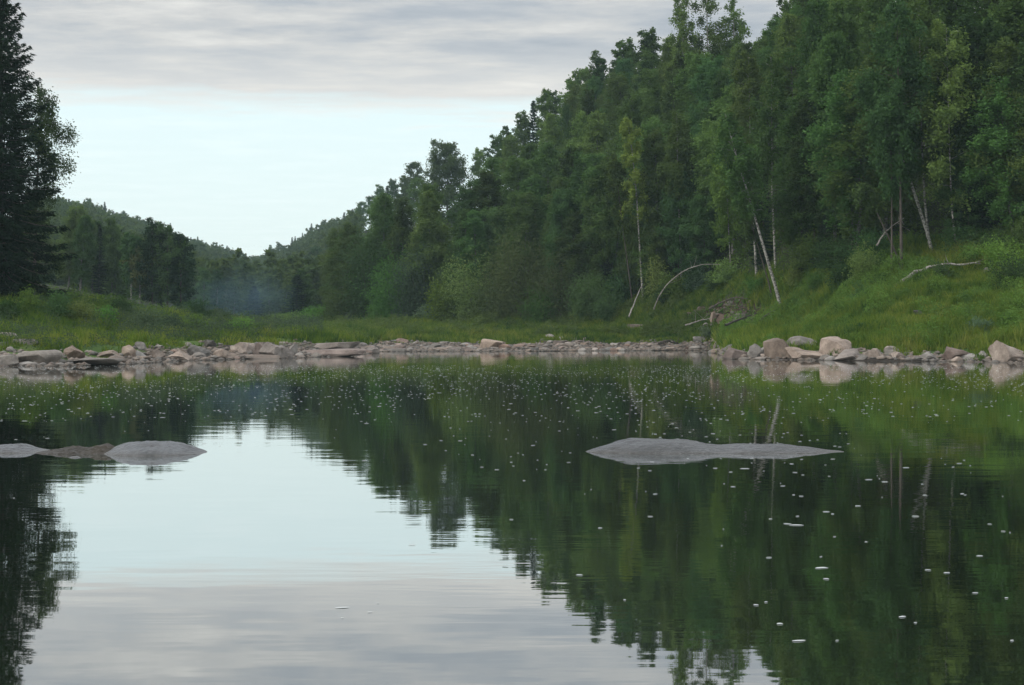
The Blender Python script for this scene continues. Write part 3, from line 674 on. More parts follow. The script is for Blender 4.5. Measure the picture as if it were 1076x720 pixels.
# ------------------------------------------------------------------ the woods, spread front to back
# skyline row
px = 62.0
sk = []
while px < 700:
    s = sky(px); far = px < 366
    Y = float(par(px, _Yr)) * RNG.uniform(.96, 1.02); zb = float(H((px - 538) / F * Y, Y))
    kind = 'far_spruce' if RNG.random() < (.42 if far else .3 if px < 450 else .1) else 'far_birch'
    tops = s + RNG.uniform(-10, 1) if kind == 'far_spruce' else s + RNG.uniform(-6, 3)
    h = CAMZ + (HOR - tops) / F * Y - zb
    if h < 6: h = 6 + RNG.random() * 2
    h = min(h, 22)
    R = (2.0 if kind == 'far_spruce' else 3.0) * (h / 15) ** .6
    if not (440 < px < 498): sk.append([kind, px, Y, (px - 538) / F * Y, zb, h, R, None])
    px += (R * (1.15 if far else .95)) / Y * F * RNG.uniform(.8, 1.3)
cand = []
for _ in range(10500):
    px = RNG.uniform(-160, 1240); Yt, Yr = float(par(px, _Yt)), float(par(px, _Yr))
    u = RNG.random() ** 1.6
    cand.append((Yt + 1.0 + u * (Yr - Yt), px))
cand.sort()
for Y, px in cand:
    r = RNG.random(); far = Y > 235
    if px < 366:
        kind = 'spruce' if r < (.35 if Y > 400 else .15) else 'birch'
    elif 620 < px < 900: kind = 'spruce' if r < .06 else ('birch' if r < .72 else 'aspen')
    elif px >= 900: kind = 'spruce' if r < .05 else ('birch' if r < .45 else 'aspen')
    else: kind = 'spruce' if r < .08 else ('birch' if r < .6 else 'aspen')
    if any(Y < b[2] and abs(px - b[0]) < b[1] + 1.7 / Y * F for b in BLOCK): continue
    x = (px - 538) / F * Y; zb = float(H(x, Y))
    h = {'spruce': 14, 'birch': 14, 'aspen': 12.5}[kind] * RNG.uniform(.72, 1.2)
    fr = (Y - float(par(px, _Yt)))
    if fr < 8: h *= RNG.uniform(.55, 1.0)
    if 120 < px < 350 and Y < 235: continue                     # the open valley meadow
    if px <= 120 and Y < 200: continue
    if 690 < px < 835 and Y < float(par(px, _Yt)) + 3: continue                     # the earth bank
    if Y < float(par(px, _Yt)) + 4 and RNG.random() < .5: continue
    hmax = CAMZ + (HOR - (skyf(px) + RNG.uniform(3, 16))) / F * Y - zb
    if far and kind == 'aspen': kind = 'birch'
    if hmax < 5.5: continue
    h = min(h, hmax)
    if far and px < 370: h *= .72
    R = {'spruce': 2.3, 'birch': 2.6, 'aspen': 3.1}[kind] * (1.35 if far else 1) * (h / 15) ** .7 * RNG.uniform(.85, 1.2)
    try_tree(('far_' if far else '') + kind, px, Y, h, R, None, need=.34 if not far else .42, layers=1.5 if not far else 1)
WOOD += sk
for px in np.arange(600, 900, 9.0):                              # second rank under the skyline, closing the gaps
    Y = float(par(px, _Yr)) * .95; x = (px - 538) / F * Y; zb = float(H(x, Y)); h = min(max(CAMZ + (HOR - max(skyf(px) + RNG.uniform(8, 30), -20)) / F * Y - zb, 6), 16)
    WOOD.append(['birch', float(px), Y, x, zb, h, 2.6, None])

ORD = ['first', 'second', 'third', 'fourth', 'fifth', 'sixth', 'seventh', 'eighth', 'ninth', 'tenth', 'eleventh', 'twelfth', 'thirteenth', 'fourteenth', 'fifteenth', 'sixteenth', 'seventeenth', 'eighteenth', 'nineteenth', 'twentieth',
       'twenty-first', 'twenty-second', 'twenty-third', 'twenty-fourth', 'twenty-fifth', 'twenty-sixth', 'twenty-seventh', 'twenty-eighth', 'twenty-ninth', 'thirtieth']
def zone(px, Y, row):
    if px < 366:
        z = ('behind the great dark spruce' if px < 75 else 'uphill between the great spruce and the grove' if px < 125 else 'above the dark meadow grove' if px < 205 else 'running down to the valley notch' if px < 268 else 'right of the valley notch')
        r = {0: 'at the hill foot', 1: 'midway up', 2: 'on the skyline'}[row]
    else:
        z = ('where the near wood ends by the valley' if px < 440 else 'below the round-domed tree' if px < 500 else 'above the olive willows' if px < 600 else 'around the slender white birch' if px < 700 else 'above the earth bank' if px < 800 else
             'beyond the leaning pair' if px < 880 else 'above the curved log' if px < 970 else 'at the frame edge over the grassy slope')
        r = {0: 'at the wood edge', 1: 'mid slope', 2: 'high up'}[row]
    return z, r
def ordered(items, make):
    """items: (key, px, payload) -> calls make(payload, ordinal word) left to right inside each key"""
    by = {}
    for k, px, p in items: by.setdefault(k, []).append((px, p))
    for k, l in by.items():
        l.sort(key=lambda a: a[0])
        for i, (px, p) in enumerate(l): make(k, p, ORD[min(i, len(ORD) - 1)], len(l))
items = []
for i, w in enumerate(WOOD):
    kind, px, Y, x, zb, h, R, _ = w
    Yt, Yr = float(par(px, _Yt)), float(par(px, _Yr)); q = (Y - Yt) / (Yr - Yt)
    row = 0 if q < .15 else 1 if q < .6 else 2
    items.append(((kind.replace('far_', ''), zone(px, Y, row)), px, w))
used = {}
def mk(key, w, ordw, n):
    kind, px, Y, x, zb, h, R, _ = w
    k0, (z, r) = key
    ps = PR[kind]; i = int(RNG.integers(len(ps))); pr_ = ps[i]
    ph = {'birch': 16, 'aspen': 15, 'spruce': 16, 'far_birch': 14, 'far_spruce': 15}[kind]
    pR = {'birch': 2.45, 'aspen': 3.1, 'spruce': 2.3, 'far_birch': 2.7, 'far_spruce': 2.1}[kind]
    sxy = min(max(R / pR, .55), 1.7); sz = h / ph
    label = f"{'single' if n == 1 else ordw} {k0}{'' if n == 1 else ' from left'} {z}, {r}"
    place(k0 + '_tree', pr_, (x, zb - .1, 0) if False else (x, Y, zb - .15), RNG.uniform(0, 6.28), (sxy, sxy, sz), label, k0, ('trees of the hazy valley hills' if px < 366 else 'trees of the wooded slope'), tilt=tuple(RNG.normal(0, .025, 2)))
ordered(items, mk)
print('WOOD', len(WOOD), {k: sum(1 for w in WOOD if w[0] == k) for k in PR})

# ------------------------------------------------------------------ dead wood
def log(name, pts, r0, label, cat, mat='dead_wood', dy=None, twigs=0, seed=0):
    rng = np.random.default_rng(seed); g = Geo(); Ys = dy
    P = [np.array(cast(p[0], p[1], p[2])) for p in pts]; o = P[0]; P = np.array(P) - o
    t = np.linspace(0, 1, 14); q = np.stack([np.interp(t, np.linspace(0, 1, len(P)), P[:, i]) for i in range(3)], 1)
    q[1:-1] = (q[:-2] + q[1:-1] + q[2:]) / 3; q[1:-1] += rng.normal(0, r0 * .25, q[1:-1].shape)
    tube(g, q, r0 * (1 - .7 * t), 8)
    o_ = link(name, g.mesh(name, [M[mat]], True), None, o); tag(o_, label, cat)
    for k in range(twigs):
        a = along(q, np.array([rng.uniform(.35, .95)]))[0]; d = unit(rng.normal(0, 1, 3) + np.array([.6, 0, .5])); L = rng.uniform(.4, 1.3)
        g2 = Geo(); tube(g2, np.array([a, a + d * L * .5, a + d * L + [0, 0, .1]]), [r0 * .3, r0 * .18, .006], 4)
        link('branch', g2.mesh('branch', [M[mat]]), o_)
Yl_ = hit(945, 303) - 2.2
log('fallen_log', [(941, 303, Yl_), (953, 291, Yl_), (968, 283, Yl_ + .5), (988, 278, Yl_ + 1), (1010, 277, Yl_ + 1), (1030, 277, Yl_ + 1)], .15, 'bare grey curved log lying on the top of the grassy slope', 'log', twigs=5, seed=4)
Yk = hit(932, 293)
log('dead_branch', [(930, 295, Yk), (938, 289, Yk), (950, 287, Yk)], .07, 'short bare branch lying just left of the curved log', 'branch', twigs=2, seed=5)
log('dead_branch', [(921, 258, 98), (929, 245, 98), (937, 238, 98), (950, 229, 98)], .06, 'bare forked branch snagged between the dark stems', 'branch', twigs=4, seed=6)
log('arched_sapling', [(687, 325, 128), (693, 309, 127), (705, 294, 126), (722, 282, 125), (740, 277, 124), (757, 278, 124)], .06, 'pale sapling bent over in an arch at the wood edge', 'sapling', twigs=5, seed=7)
log('leaning_pole', [(661, 333, 131), (665, 322, 132), (670, 310, 133), (675, 298, 134)], .085, 'short white dead pole leaning on the slender birch', 'pole', seed=8)
log('fallen_log', [(798, 337, 107), (806, 331, 107.5), (820, 322, 108.5)], .09, 'dark log lying at the foot of the thick leaning birch', 'log', mat='bark', twigs=2, seed=9)
log('fallen_log', [(762, 342, 106), (780, 334, 108), (800, 328, 110)], .10, 'dark fallen log across the bare earth bank', 'log', mat='bark', twigs=4, seed=10)
log('exposed_root', [(745, 325, 119), (757, 318, 119), (772, 312, 118), (786, 314, 117)], .09, 'dark exposed root along the top of the earth bank', 'root', mat='bark', twigs=5, seed=11)
log('dead_branch', [(720, 342, 124), (735, 337, 124), (748, 334, 123)], .07, 'grey branch lying below the earth bank slabs', 'branch', twigs=3, seed=12)
log('driftwood', [(692, 361, 127), (700, 358, 127), (714, 361.5, 127.5)], .16, 'dark driftwood piece stranded on the gravel shore', 'driftwood', mat='bark', twigs=3, seed=13)

# ------------------------------------------------------------------ rocks
import bmesh
def rock_mesh(name, seed, mat, cuts=9, rough=.05, flat=False, smooth=False, sub=3):
    rng = np.random.default_rng(seed); bm = bmesh.new(); bmesh.ops.create_icosphere(bm, subdivisions=sub, radius=1)
    bm.verts.ensure_lookup_table(); V = np.array([v.co for v in bm.verts])
    for k in range(cuts):
        n = unit(rng.normal(0, 1, 3) * np.array([1, 1, 1.1])); d = rng.uniform(.42, .84)
        V = V - n * np.maximum(0, V @ n - d)[:, None]
    if flat:
        n = unit(np.array([rng.normal(0, .12), rng.normal(0, .12), 1])); V = V - n * np.maximum(0, V @ n - .42)[:, None]
    ph = rng.random((6, 3)) * 6; fr = rng.normal(0, 2.6, (6, 3)); fr[3:] *= 3
    disp = sum(np.sin(V @ fr[i] + ph[i, 0]) * (1 if i < 3 else .4) for i in range(6))
    V = V * (1 + rough * .5 * disp[:, None])
    mn, mx = V.min(0), V.max(0); V[:, :2] = (V[:, :2] - (mn + mx)[:2] / 2) / (mx - mn)[:2]
    V[:, 2] = (V[:, 2] - mn[2]) / (mx[2] - mn[2]) * 1.45 - .45
    for v, c in zip(bm.verts, V): v.co = c
    me_ = bpy.data.meshes.new(name); bm.to_mesh(me_); bm.free(); me_.materials.append(M[mat])
    if smooth: me_.polygons.foreach_set('use_smooth', np.ones(len(me_.polygons), bool))
    return me_
GBO = 'boulders lining the river bank'
def boulder(x0, x1, base, top, label, mat='rock', seed=0, Y=None, flat=False, cuts=8, depth=.8, name='boulder', group=GBO, rz=0, rough=.12, rx=0):
    pc = (x0 + x1) / 2
    Ysh = float(par(pc, _Ys)); w0 = (x1 - x0) / F * Ysh
    Y = Y or (hit(pc, base) + w0 * depth * .35)
    o = on(pc, Y); w = (x1 - x0) / F * Y * 1.1; zt = CAMZ + (HOR - top) / F * Y; z0 = min(o.z, CAMZ + (HOR - base) / F * (Y - w * depth * .4)); z0 = max(z0, -.05)
    me_ = rock_mesh(name, seed + 500, mat, cuts + 5, rough, flat, sub=4)
    ob = link(name, me_, None, (o.x, o.y, z0)); ob.scale = (w, max(w * depth, .3), max(zt - z0, .12)); ob.rotation_euler = (rx, 0, rz)
    tag(ob, label, 'boulder' if name == 'boulder' else 'rock', group)
BL = [
 (1042,1092,380.5,357.5,'great pale end boulder cut by the frame edge','rock',.9),
 (992,1022,379,364,'sloping pinkish slab boulder second largest near the frame edge','rock_red',.8),
 (1004,1026,379,370,'low boulder leaning against the sloping pinkish slab','rock_grey',.7),
 (1027,1038,377,368.5,'small upright boulder right of the sloping pinkish slab','rock_grey',.8),
 (1032,1043,381,377,'little grey stone at the foot of the great end boulder','rock_grey',.8),
 (968,985,379,369,'pale wedge boulder with a split face midway along the slope','rock_grey',.8),
 (954,970,379,374.5,'low flat boulder left of the split wedge','rock_grey',.9),
 (937,951,377,369,'small pale pointed boulder below the slope grass','rock',.8),
 (928,945,372,363.5,'mossy pale boulder peeking from the slope grass','rock_grey',.8),
 (909,925,378,366,'triangular pale boulder at the start of the smaller row','rock',.8),
 (896,912,379,373,'low brownish boulder between the triangular one and the cluster','rock_grey',.8),
 (876,906,379,366.5,'broad pale boulder closing the large cluster','rock',.9),
 (862,894,374,353.5,'tall light boulder at the back of the large cluster','rock',.9),
 (827,868,369,353,'dark-sided tilted boulder at the back of the large cluster','rock_grey',.8),
 (829,866,378,364.5,'long smooth pale boulder at the front of the large cluster','rock',.8),
 (804,836,377.5,355,'slanted pinkish slab boulder with a dark hollow beside it','rock',.8),
 (797,809,373,363,'small boulder wedged left of the slanted slab','rock_grey',.8),
 (785,800,377,361,'narrow upright boulder with a notch','rock_grey',.8),
 (761,784,377,364,'reddish striped boulder at the tip of the headland','rock_red',.9),
 (759,775,368,361,'dull boulder behind the reddish striped one','rock_grey',.8),
 (866,878,380,374,'little dark stone before the large cluster','rock_grey',.8),
 (796,806,379,374,'little pale stone at the foot of the narrow upright boulder','rock',.8),
 (20,65,384,367.5,'big smooth grey boulder with a dark crack on the left shore','rock_grey',.9),
 (-14,21,384.5,373,'boulder cut by the frame edge on the left shore','rock_grey',.8),
 (68,88,378,362.5,'stepped boulder behind the long wet slab','rock',.8),
 (101,126,378,368,'rounded pinkish boulder over the long wet slab','rock',.9),
 (128,144,375,362.5,'tilted pale boulder beside the dark gap','rock',.8),
 (142,154,368,359,'upper pale boulder resting above the tilted one','rock_grey',.8),
 (143,160,378,368,'stout boulder right of the dark gap','rock_grey',.8),
 (157,173,376,366.5,'rounded boulder next to the stout one','rock',.8),
 (171,201,378,367.5,'wide low boulder at the head of the rocky spit','rock',.8),
 (198,220,376,362,'pointed boulder midway on the rocky spit','rock_grey',.8),
 (213,226,366,357,'small rounded grey boulder on top of the spit','rock_grey',.9),
 (220,247,376,366.5,'low wedge boulder on the spit','rock',.8),
 (243,271,371,359.5,'pale rounded boulder before the reddish one','rock',.8),
 (266,291,374,359.5,'reddish domed boulder in the middle of the spit','rock_red',.8),
 (272,305,376,359,'large pale boulder behind and beside the reddish dome','rock',.9),
 (300,313,373,361,'dark shadowed boulder at the end of the pale group','rock_grey',.8)]
for k, (x0, x1, b, t, lab, mt, dp) in enumerate(BL):
    boulder(x0, x1, b, t, lab, mt, seed=k * 3 + 1, cuts=8 + k % 4, depth=dp, rz=((k * 37) % 10 - 5) * .06)
SL = [
 (70,134,385,375.5,'long wet grey slab sliding into the water on the left shore','rock_grey'),
 (228,290,377,372.5,'flat ledge under the reddish domed boulder','rock'),
 (316,384,376,366.5,'long flat pinkish slab at the end of the spit','rock_red'),
 (328,376,369,359,'broad pale ledge behind the long pinkish slab','rock'),
 (505,530,366,356,'pale slab over a dark gap on the mid shore','rock'),
 (660,692,349,340.5,'pale flat rock lying in the meadow grass below the slender birch','rock'),
 (706,717,352,348,'small tan rock in the grass right of the pale meadow rock','rock'),
 (228,246,350.5,345.5,'white rock in the grass of the left bank','rock'),
 (-4,17,356,349,'flat grey rock in the grass at the frame edge','rock_grey'),
 (13,40,362,356,'flat grey rock sunk in short grass behind the shore boulders','rock_grey'),
 (63,74,352,347,'small pale rock in the left bank grass','rock_grey'),
 (-3,10,364,359,'low grey rock at the frame edge just above the shore','rock_grey'),
 (50,64,358,354,'small flat rock between the bank grass tufts','rock_grey'),
 (731,743,328,321.5,'brown rock at the top of the earth bank','rock_red'),
 (746,756,337,328,'tan tilted rock in the middle of the earth bank','rock'),
 (753,764,338,329.5,'brown split rock beside the tan tilted one','rock_red'),
 (772,786,338,329,'dull rock on the right part of the earth bank','rock_grey'),
 (722,732,334,328,'small rock at the edge of the earth bank','rock'),
 (738,748,345,339,'rock lying at the foot of the earth bank','rock_grey'),
 (960,968,333,326,'small grey rock showing in the slope grass','rock_grey'),
 (1014,1026,333,326,'grey rock in the slope grass below the large bush','rock_grey'),
 (1032,1048,290,281,'grey rock under the large bush on the slope','rock_grey'),
 (578,590,349,345,'pale round rock in the meadow grass','rock_grey'),
 (552,566,356,351,'pale low rock on the upper gravel edge','rock')]
for k, (x0, x1, b, t, lab, mt) in enumerate(SL):
    boulder(x0, x1, b, t, lab, mt, seed=200 + k * 5, cuts=6, flat=True, depth=.75, name='flat_rock', group='flat rocks of the shore and banks', rz=((k * 31) % 10 - 5) * .03, rough=.04)
# countable stones along the shore
stp = [rock_mesh('stone', 900 + i, ['rock', 'rock_grey', 'rock', 'rock_red', 'rock_grey', 'rock'][i % 6], 8, .05, flat=i % 2 == 0, sub=2) for i in range(12)]
st = []
for _ in range(4000):
    if len(st) >= 285: break
    px = RNG.uniform(372, 756) if RNG.random() < .68 else (RNG.uniform(128, 400) if RNG.random() < .6 else RNG.uniform(762, 1060) if RNG.random() < .65 else RNG.uniform(-5, 130))
    Ysh, Yb = float(par(px, _Ys)), float(par(px, _Yb)); u = RNG.random() ** (1.9 if 372 < px < 756 else 1.4)
    Y = Ysh - .2 + u * (Yb - Ysh) * .9
    w = RNG.uniform(.35, 1.15) * (1.25 if 372 < px < 756 and RNG.random() < .35 else .85) * (1 if px > 372 and px < 756 else .8)
    x = (px - 538) / F * Y
    if any(abs(s[1] - x) < (w + s[3]) * .40 and abs(s[2] - Y) < (w + s[3]) * .5 for s in st): continue
    st.append((px, x, Y, w, u))
items = []
def sz(px):
    return ('between the driftwood and the headland' if px > 700 else 'below the pale meadow rock' if px > 640 else 'right of the dark gap slab' if px > 540 else 'around the dark gap slab' if px > 480 else 'right of the long pinkish slab' if px > 384 else 'about the spit ledges' if px > 290 else 'about the reddish dome' if px > 230 else 'at the head of the spit' if px > 130 else 'among the left shore boulders') if px < 758 else (
        'among the large cluster' if px < 900 else 'among the smaller boulder row' if px < 990 else 'near the great end boulder')
for s in st:
    i = int(RNG.integers(12)); mt = ['pinkish-beige', 'grey', 'pinkish-beige', 'reddish', 'grey', 'pinkish-beige'][i % 6]
    size = 'large' if s[3] > .95 else 'small' if s[3] < .55 else 'middling'
    row = 'at the waterline' if s[4] < .25 else 'up the gravel'
    items.append(((size, mt + (' flat' if i % 2 == 0 else ''), row, sz(s[0])), s[0], (s, i)))
def mks(key, p, ordw, n):
    (px, x, Y, w, u), i = p; size, mt, row, z = key
    ob = link('stone', stp[i], None, (x, Y, float(H(x, Y)) - .02)); h = w * RNG.uniform(.22, .42) * (.75 if i % 2 == 0 else 1.15)
    if Y < float(par(px, _Ys)) + .6: ob.location.z = max(ob.location.z, -.04)
    ob.scale = (w, w * RNG.uniform(.7, 1.1), h); ob.rotation_euler = (0, 0, RNG.uniform(-.6, .6) + (3.14 if RNG.random() < .5 else 0))
    tag(ob, f"{'' if n == 1 else ordw + ' '}{size} {mt} stone{'' if n == 1 else ' from left'} {row} {z}", 'stone', 'loose stones along the shore')
ordered(items, mks)
# gravel: uncountable small stones, one object
g = Geo()
bmx = bmesh.new(); bmesh.ops.create_icosphere(bmx, subdivisions=1, radius=.5); bmx.verts.ensure_lookup_table()
IV = np.array([v.co for v in bmx.verts]); IF = np.array([[v.index for v in f.verts] for f in bmx.faces]); bmx.free()
NG = 9000; px = np.concatenate([RNG.uniform(372, 760, 6000), RNG.uniform(-160, 372, 2000), RNG.uniform(758, 1240, 1000)])
Ysh, Yb = par(px, _Ys), par(px, _Yb); Y = Ysh - .4 + RNG.random(NG) ** 1.5 * (Yb - Ysh) * 1.02; x = (px - 538) / F * Y; w = RNG.uniform(.10, .38, NG) * np.where(RNG.random(NG) < .1, 1.6, 1)
z = np.maximum(H(x, Y), -.05)
sc = np.stack([w, w * RNG.uniform(.6, 1.1, NG), w * RNG.uniform(.28, .7, NG)], -1); th = RNG.random(NG) * 6.28
Vv = IV[None] * (1 + RNG.uniform(-.25, .25, (NG, len(IV), 1))) * sc[:, None]
c_, s_ = np.cos(th)[:, None], np.sin(th)[:, None]
Vv = np.stack([Vv[..., 0] * c_ - Vv[..., 1] * s_, Vv[..., 0] * s_ + Vv[..., 1] * c_, Vv[..., 2]], -1) + np.stack([x, Y, z + w * .08], -1)[:, None]
g.add(Vv.reshape(-1, 3), (IF[None] + (np.arange(NG) * len(IV))[:, None, None]).reshape(-1, 3), 3, 0)
gm = g.mesh('gravel', [M['rock'], M['rock_grey']]); gm.polygons.foreach_set('material_index', np.repeat((RNG.random(NG) < .4).astype(np.int32), len(IF)))
tag(link('gravel', gm), 'pinkish grey gravel and small stones along the waterline', 'gravel', kind='stuff')

NG = 700; px = RNG.normal(764, 26, NG * 4); Yg, Yt = par(px, _Yg), par(px, _Yt); Y = Yg + RNG.random(NG * 4) * (Yt - Yg); k = RNG.random(NG * 4) < soilmask(px, Y); px, Y = px[k][:NG], Y[k][:NG]; NG = len(px)
x = (px - 538) / F * Y; w = RNG.uniform(.06, .32, NG) * RNG.choice([1, 1, 1, 1.8], NG); z = H(x, Y)
sc = np.stack([w, w * .8, w * RNG.uniform(.4, .8, NG)], -1); Vv = IV[None] * (1 + RNG.uniform(-.3, .3, (NG, len(IV), 1))) * sc[:, None] + np.stack([x, Y, z + w * .1], -1)[:, None]
g = Geo(); g.add(Vv.reshape(-1, 3), (IF[None] + (np.arange(NG) * len(IV))[:, None, None]).reshape(-1, 3), 3, 0)
gm = g.mesh('rubble', [M['rock_red'], M['rock_grey'], M['ground']]); gm.polygons.foreach_set('material_index', np.repeat(RNG.choice([0, 1, 2, 2, 2], NG), len(IF)))
tag(link('rubble', gm), 'broken rubble and clods spilling down the eroded earth bank', 'rubble', kind='stuff')
# the low rocks out in the river
def river_rock(name, outline, Y0, mat, label, seed, depth, lump=.15, rough=.012, nx=90, ny=40):
    """outline: (px, top row) of the crest, waterline at distance Y0; a smooth whaleback"""
    rng = np.random.default_rng(seed); o = np.array(outline, float)
    xs = (o[:, 0] - 538) / F * Y0; Yc = Y0 + depth * .45; zs = np.maximum(CAMZ + (HOR - o[:, 1]) / F * Yc, .0)
    t = np.linspace(0, 1, nx); X = xs[0] + (xs[-1] - xs[0]) * t; Zc = np.interp(X, xs, zs)
    k = np.ones(5) / 5; Zc[2:-2] = np.convolve(Zc, k, 'valid')
    half = depth * .5 * np.sqrt(np.clip(1 - (2 * t - 1) ** 2, 0, 1)) ** .8 + .004
    v = np.linspace(-1.25, 1.25, ny)
    XX = np.repeat(X[:, None], ny, 1); YY = Y0 + depth * .5 + half[:, None] * v[None] ; 
    prof = (1 - np.abs(v - lump) ** 2.2 / 1.0)
    ZZ = np.where(prof > 0, Zc[:, None] * np.sign(prof) * np.abs(prof) ** .8, prof[None] * .12)
    n = fbm(XX * 3.2, YY * 6, seed) * rough * 1.1 + fbm(XX * 21, YY * 40, seed + 3) * rough * .45
    ZZ = ZZ + n * np.clip(Zc[:, None] / .05, .1, 1)
    YY = YY + .05 * depth * fbm(XX * 2.5, YY * 0, seed + 9)
    cx = XX.mean(); V = np.stack([XX - cx, YY - Y0, ZZ], -1).reshape(-1, 3)
    i = np.arange(nx * ny).reshape(nx, ny); fq = np.stack([i[:-1, :-1], i[1:, :-1], i[1:, 1:], i[:-1, 1:]], -1).reshape(-1, 4)
    me_ = make_mesh(name, V, fq.ravel(), np.full(len(fq), 4), [M[mat]], smooth=True)
    tag(link(name, me_, None, (cx, Y0, 0)), label, 'rock', 'low rocks breaking the river surface')
river_rock('river_rock', [(617,476.5),(630,470),(648,465),(665,462.5),(690,461.8),(715,463),(735,465.5),(752,467.6),(790,468.2),(830,468.8),(860,470.5),(882,474),(897,478)], 14.55, 'river_rock', 'long low grey whaleback rock alone in the middle of the dark water', 3, .75)
river_rock('river_rock', [(99,479),(104,473),(112,468),(125,465),(150,464.5),(165,465),(182,470),(197,474.5),(206,477)], 14.3, 'river_rock', 'rounded grey-brown rock tapering to a point, outermost of the left trio', 5, .8, rough=.016)
river_rock('river_rock', [(24,477),(40,474.5),(58,472.5),(80,470),(92,468.5),(103,467.5),(112,471),(120,480)], 14.5, 'river_rock_brown', 'mossy brown wedge rock in the middle of the left trio', 7, .55, rough=.02)
river_rock('river_rock', [(-30,470),(-10,467.5),(5,467),(14,469),(28,473),(44,476.5)], 14.6, 'river_rock', 'flat grey rock cut by the frame edge in the left trio', 11, .6)
river_rock('river_rock', [(20,476.5),(28,475),(36,475),(44,476.5)], 14.7, 'river_rock', 'low wet sill joining the flat grey rock and the brown wedge', 13, .3, rough=.006)
river_rock('river_rock', [(70,482.5),(73,480),(78,479.5),(82,482.5)], 14.1, 'river_rock', 'tiny pale stone in the water before the brown wedge', 17, .12, nx=24, ny=16, rough=.004)

# ------------------------------------------------------------------ foam flecks
def fleck(seed, r=1.0):
    rng = np.random.default_rng(seed); n = 9; a = np.arange(n) / n * 6.283; rr = r * rng.uniform(.7, 1.1, n)
    x, y = np.cos(a) * rr, np.sin(a) * rr * .75
    V = np.concatenate([np.stack([x, y, np.full(n, -.08)], 1), np.stack([x * .72, y * .72, np.full(n, .10)], 1), [[0, 0, .13]]])
    F3 = [(n + i, n + (i + 1) % n, 2 * n) for i in range(n)]; F4 = [(i, (i + 1) % n, n + (i + 1) % n, n + i) for i in range(n)]
    return V, np.array(F3), np.array(F4)
FL = []
for s in range(4):
    V, f3, f4 = fleck(s); g = Geo(); g.add(V, f4, 4); g.c = 0; g.add(V * 0 + V, f3, 3); g.v = g.v[:1]
    FL.append(g.mesh('foam_fleck', [M['foam']], True))
FP = []
while len(FP) < 4500:
    Y = math.sqrt(RNG.uniform(4.6 ** 2, 60 ** 2)); px = RNG.uniform(-10, 1086); x = (px - 538) / F * Y
    d = .62 + .9 * float(fbm(x * .35 + 3, Y * .12, 77)) + .7 * float(fbm(x * 1.3, Y * .5, 78)) + (.3 if Y > 20 else -.5 if Y < 13 else -.3)
    if px < 620 and Y < 12: d -= .33
    if 618 < px < 897 and 14.3 < Y < 15.5 or px < 206 and 14 < Y < 15.3: continue
    if RNG.random() < d: FP.append((Y, px, x))
FP.sort()
def fz(Y, px):
    w = 'in the open sky reflection' if 90 < px < 480 and Y < 14 else 'in the dark spruce reflection' if px <= 90 else 'in the dark wood reflection'
    return w
NF = 290
for k, (Y, px, x) in enumerate(FP[:NF]):
    ob = link('foam_fleck', FL[k % 4], None, (x, Y, .003)); r = (.004 + .011 * RNG.random() ** 2.2) * (1.6 if RNG.random() < .12 else 1)
    ob.scale = (r * RNG.uniform(1.3, 2.6), r, .010); ob.rotation_euler = (0, 0, RNG.uniform(-.5, .5))
    tag(ob, f"small white foam fleck floating {fz(Y, px)}", 'foam fleck', 'foam flecks ' + fz(Y, px))
g = Geo(); V, f3, f4 = fleck(3)
R_ = np.array(FP[NF:]); n = len(R_); r = RNG.uniform(.006, .018, n)
VV = V[None] * np.stack([r * RNG.uniform(1.2, 2.4, n), r, np.full(n, .012)], -1)[:, None] + np.stack([R_[:, 2], R_[:, 0], np.full(n, .003)], -1)[:, None]
off = (np.arange(n) * len(V))[:, None, None]
g.add(VV.reshape(-1, 3), (f4[None] + off).reshape(-1, 4), 4); g.c = 0; g.add(VV.reshape(-1, 3)[:0], (f3[None] + off).reshape(-1, 3), 3)
tag(link('foam', g.mesh('foam', [M['foam']])), 'countless white foam specks scattered on the far dark water', 'foam', kind='stuff')

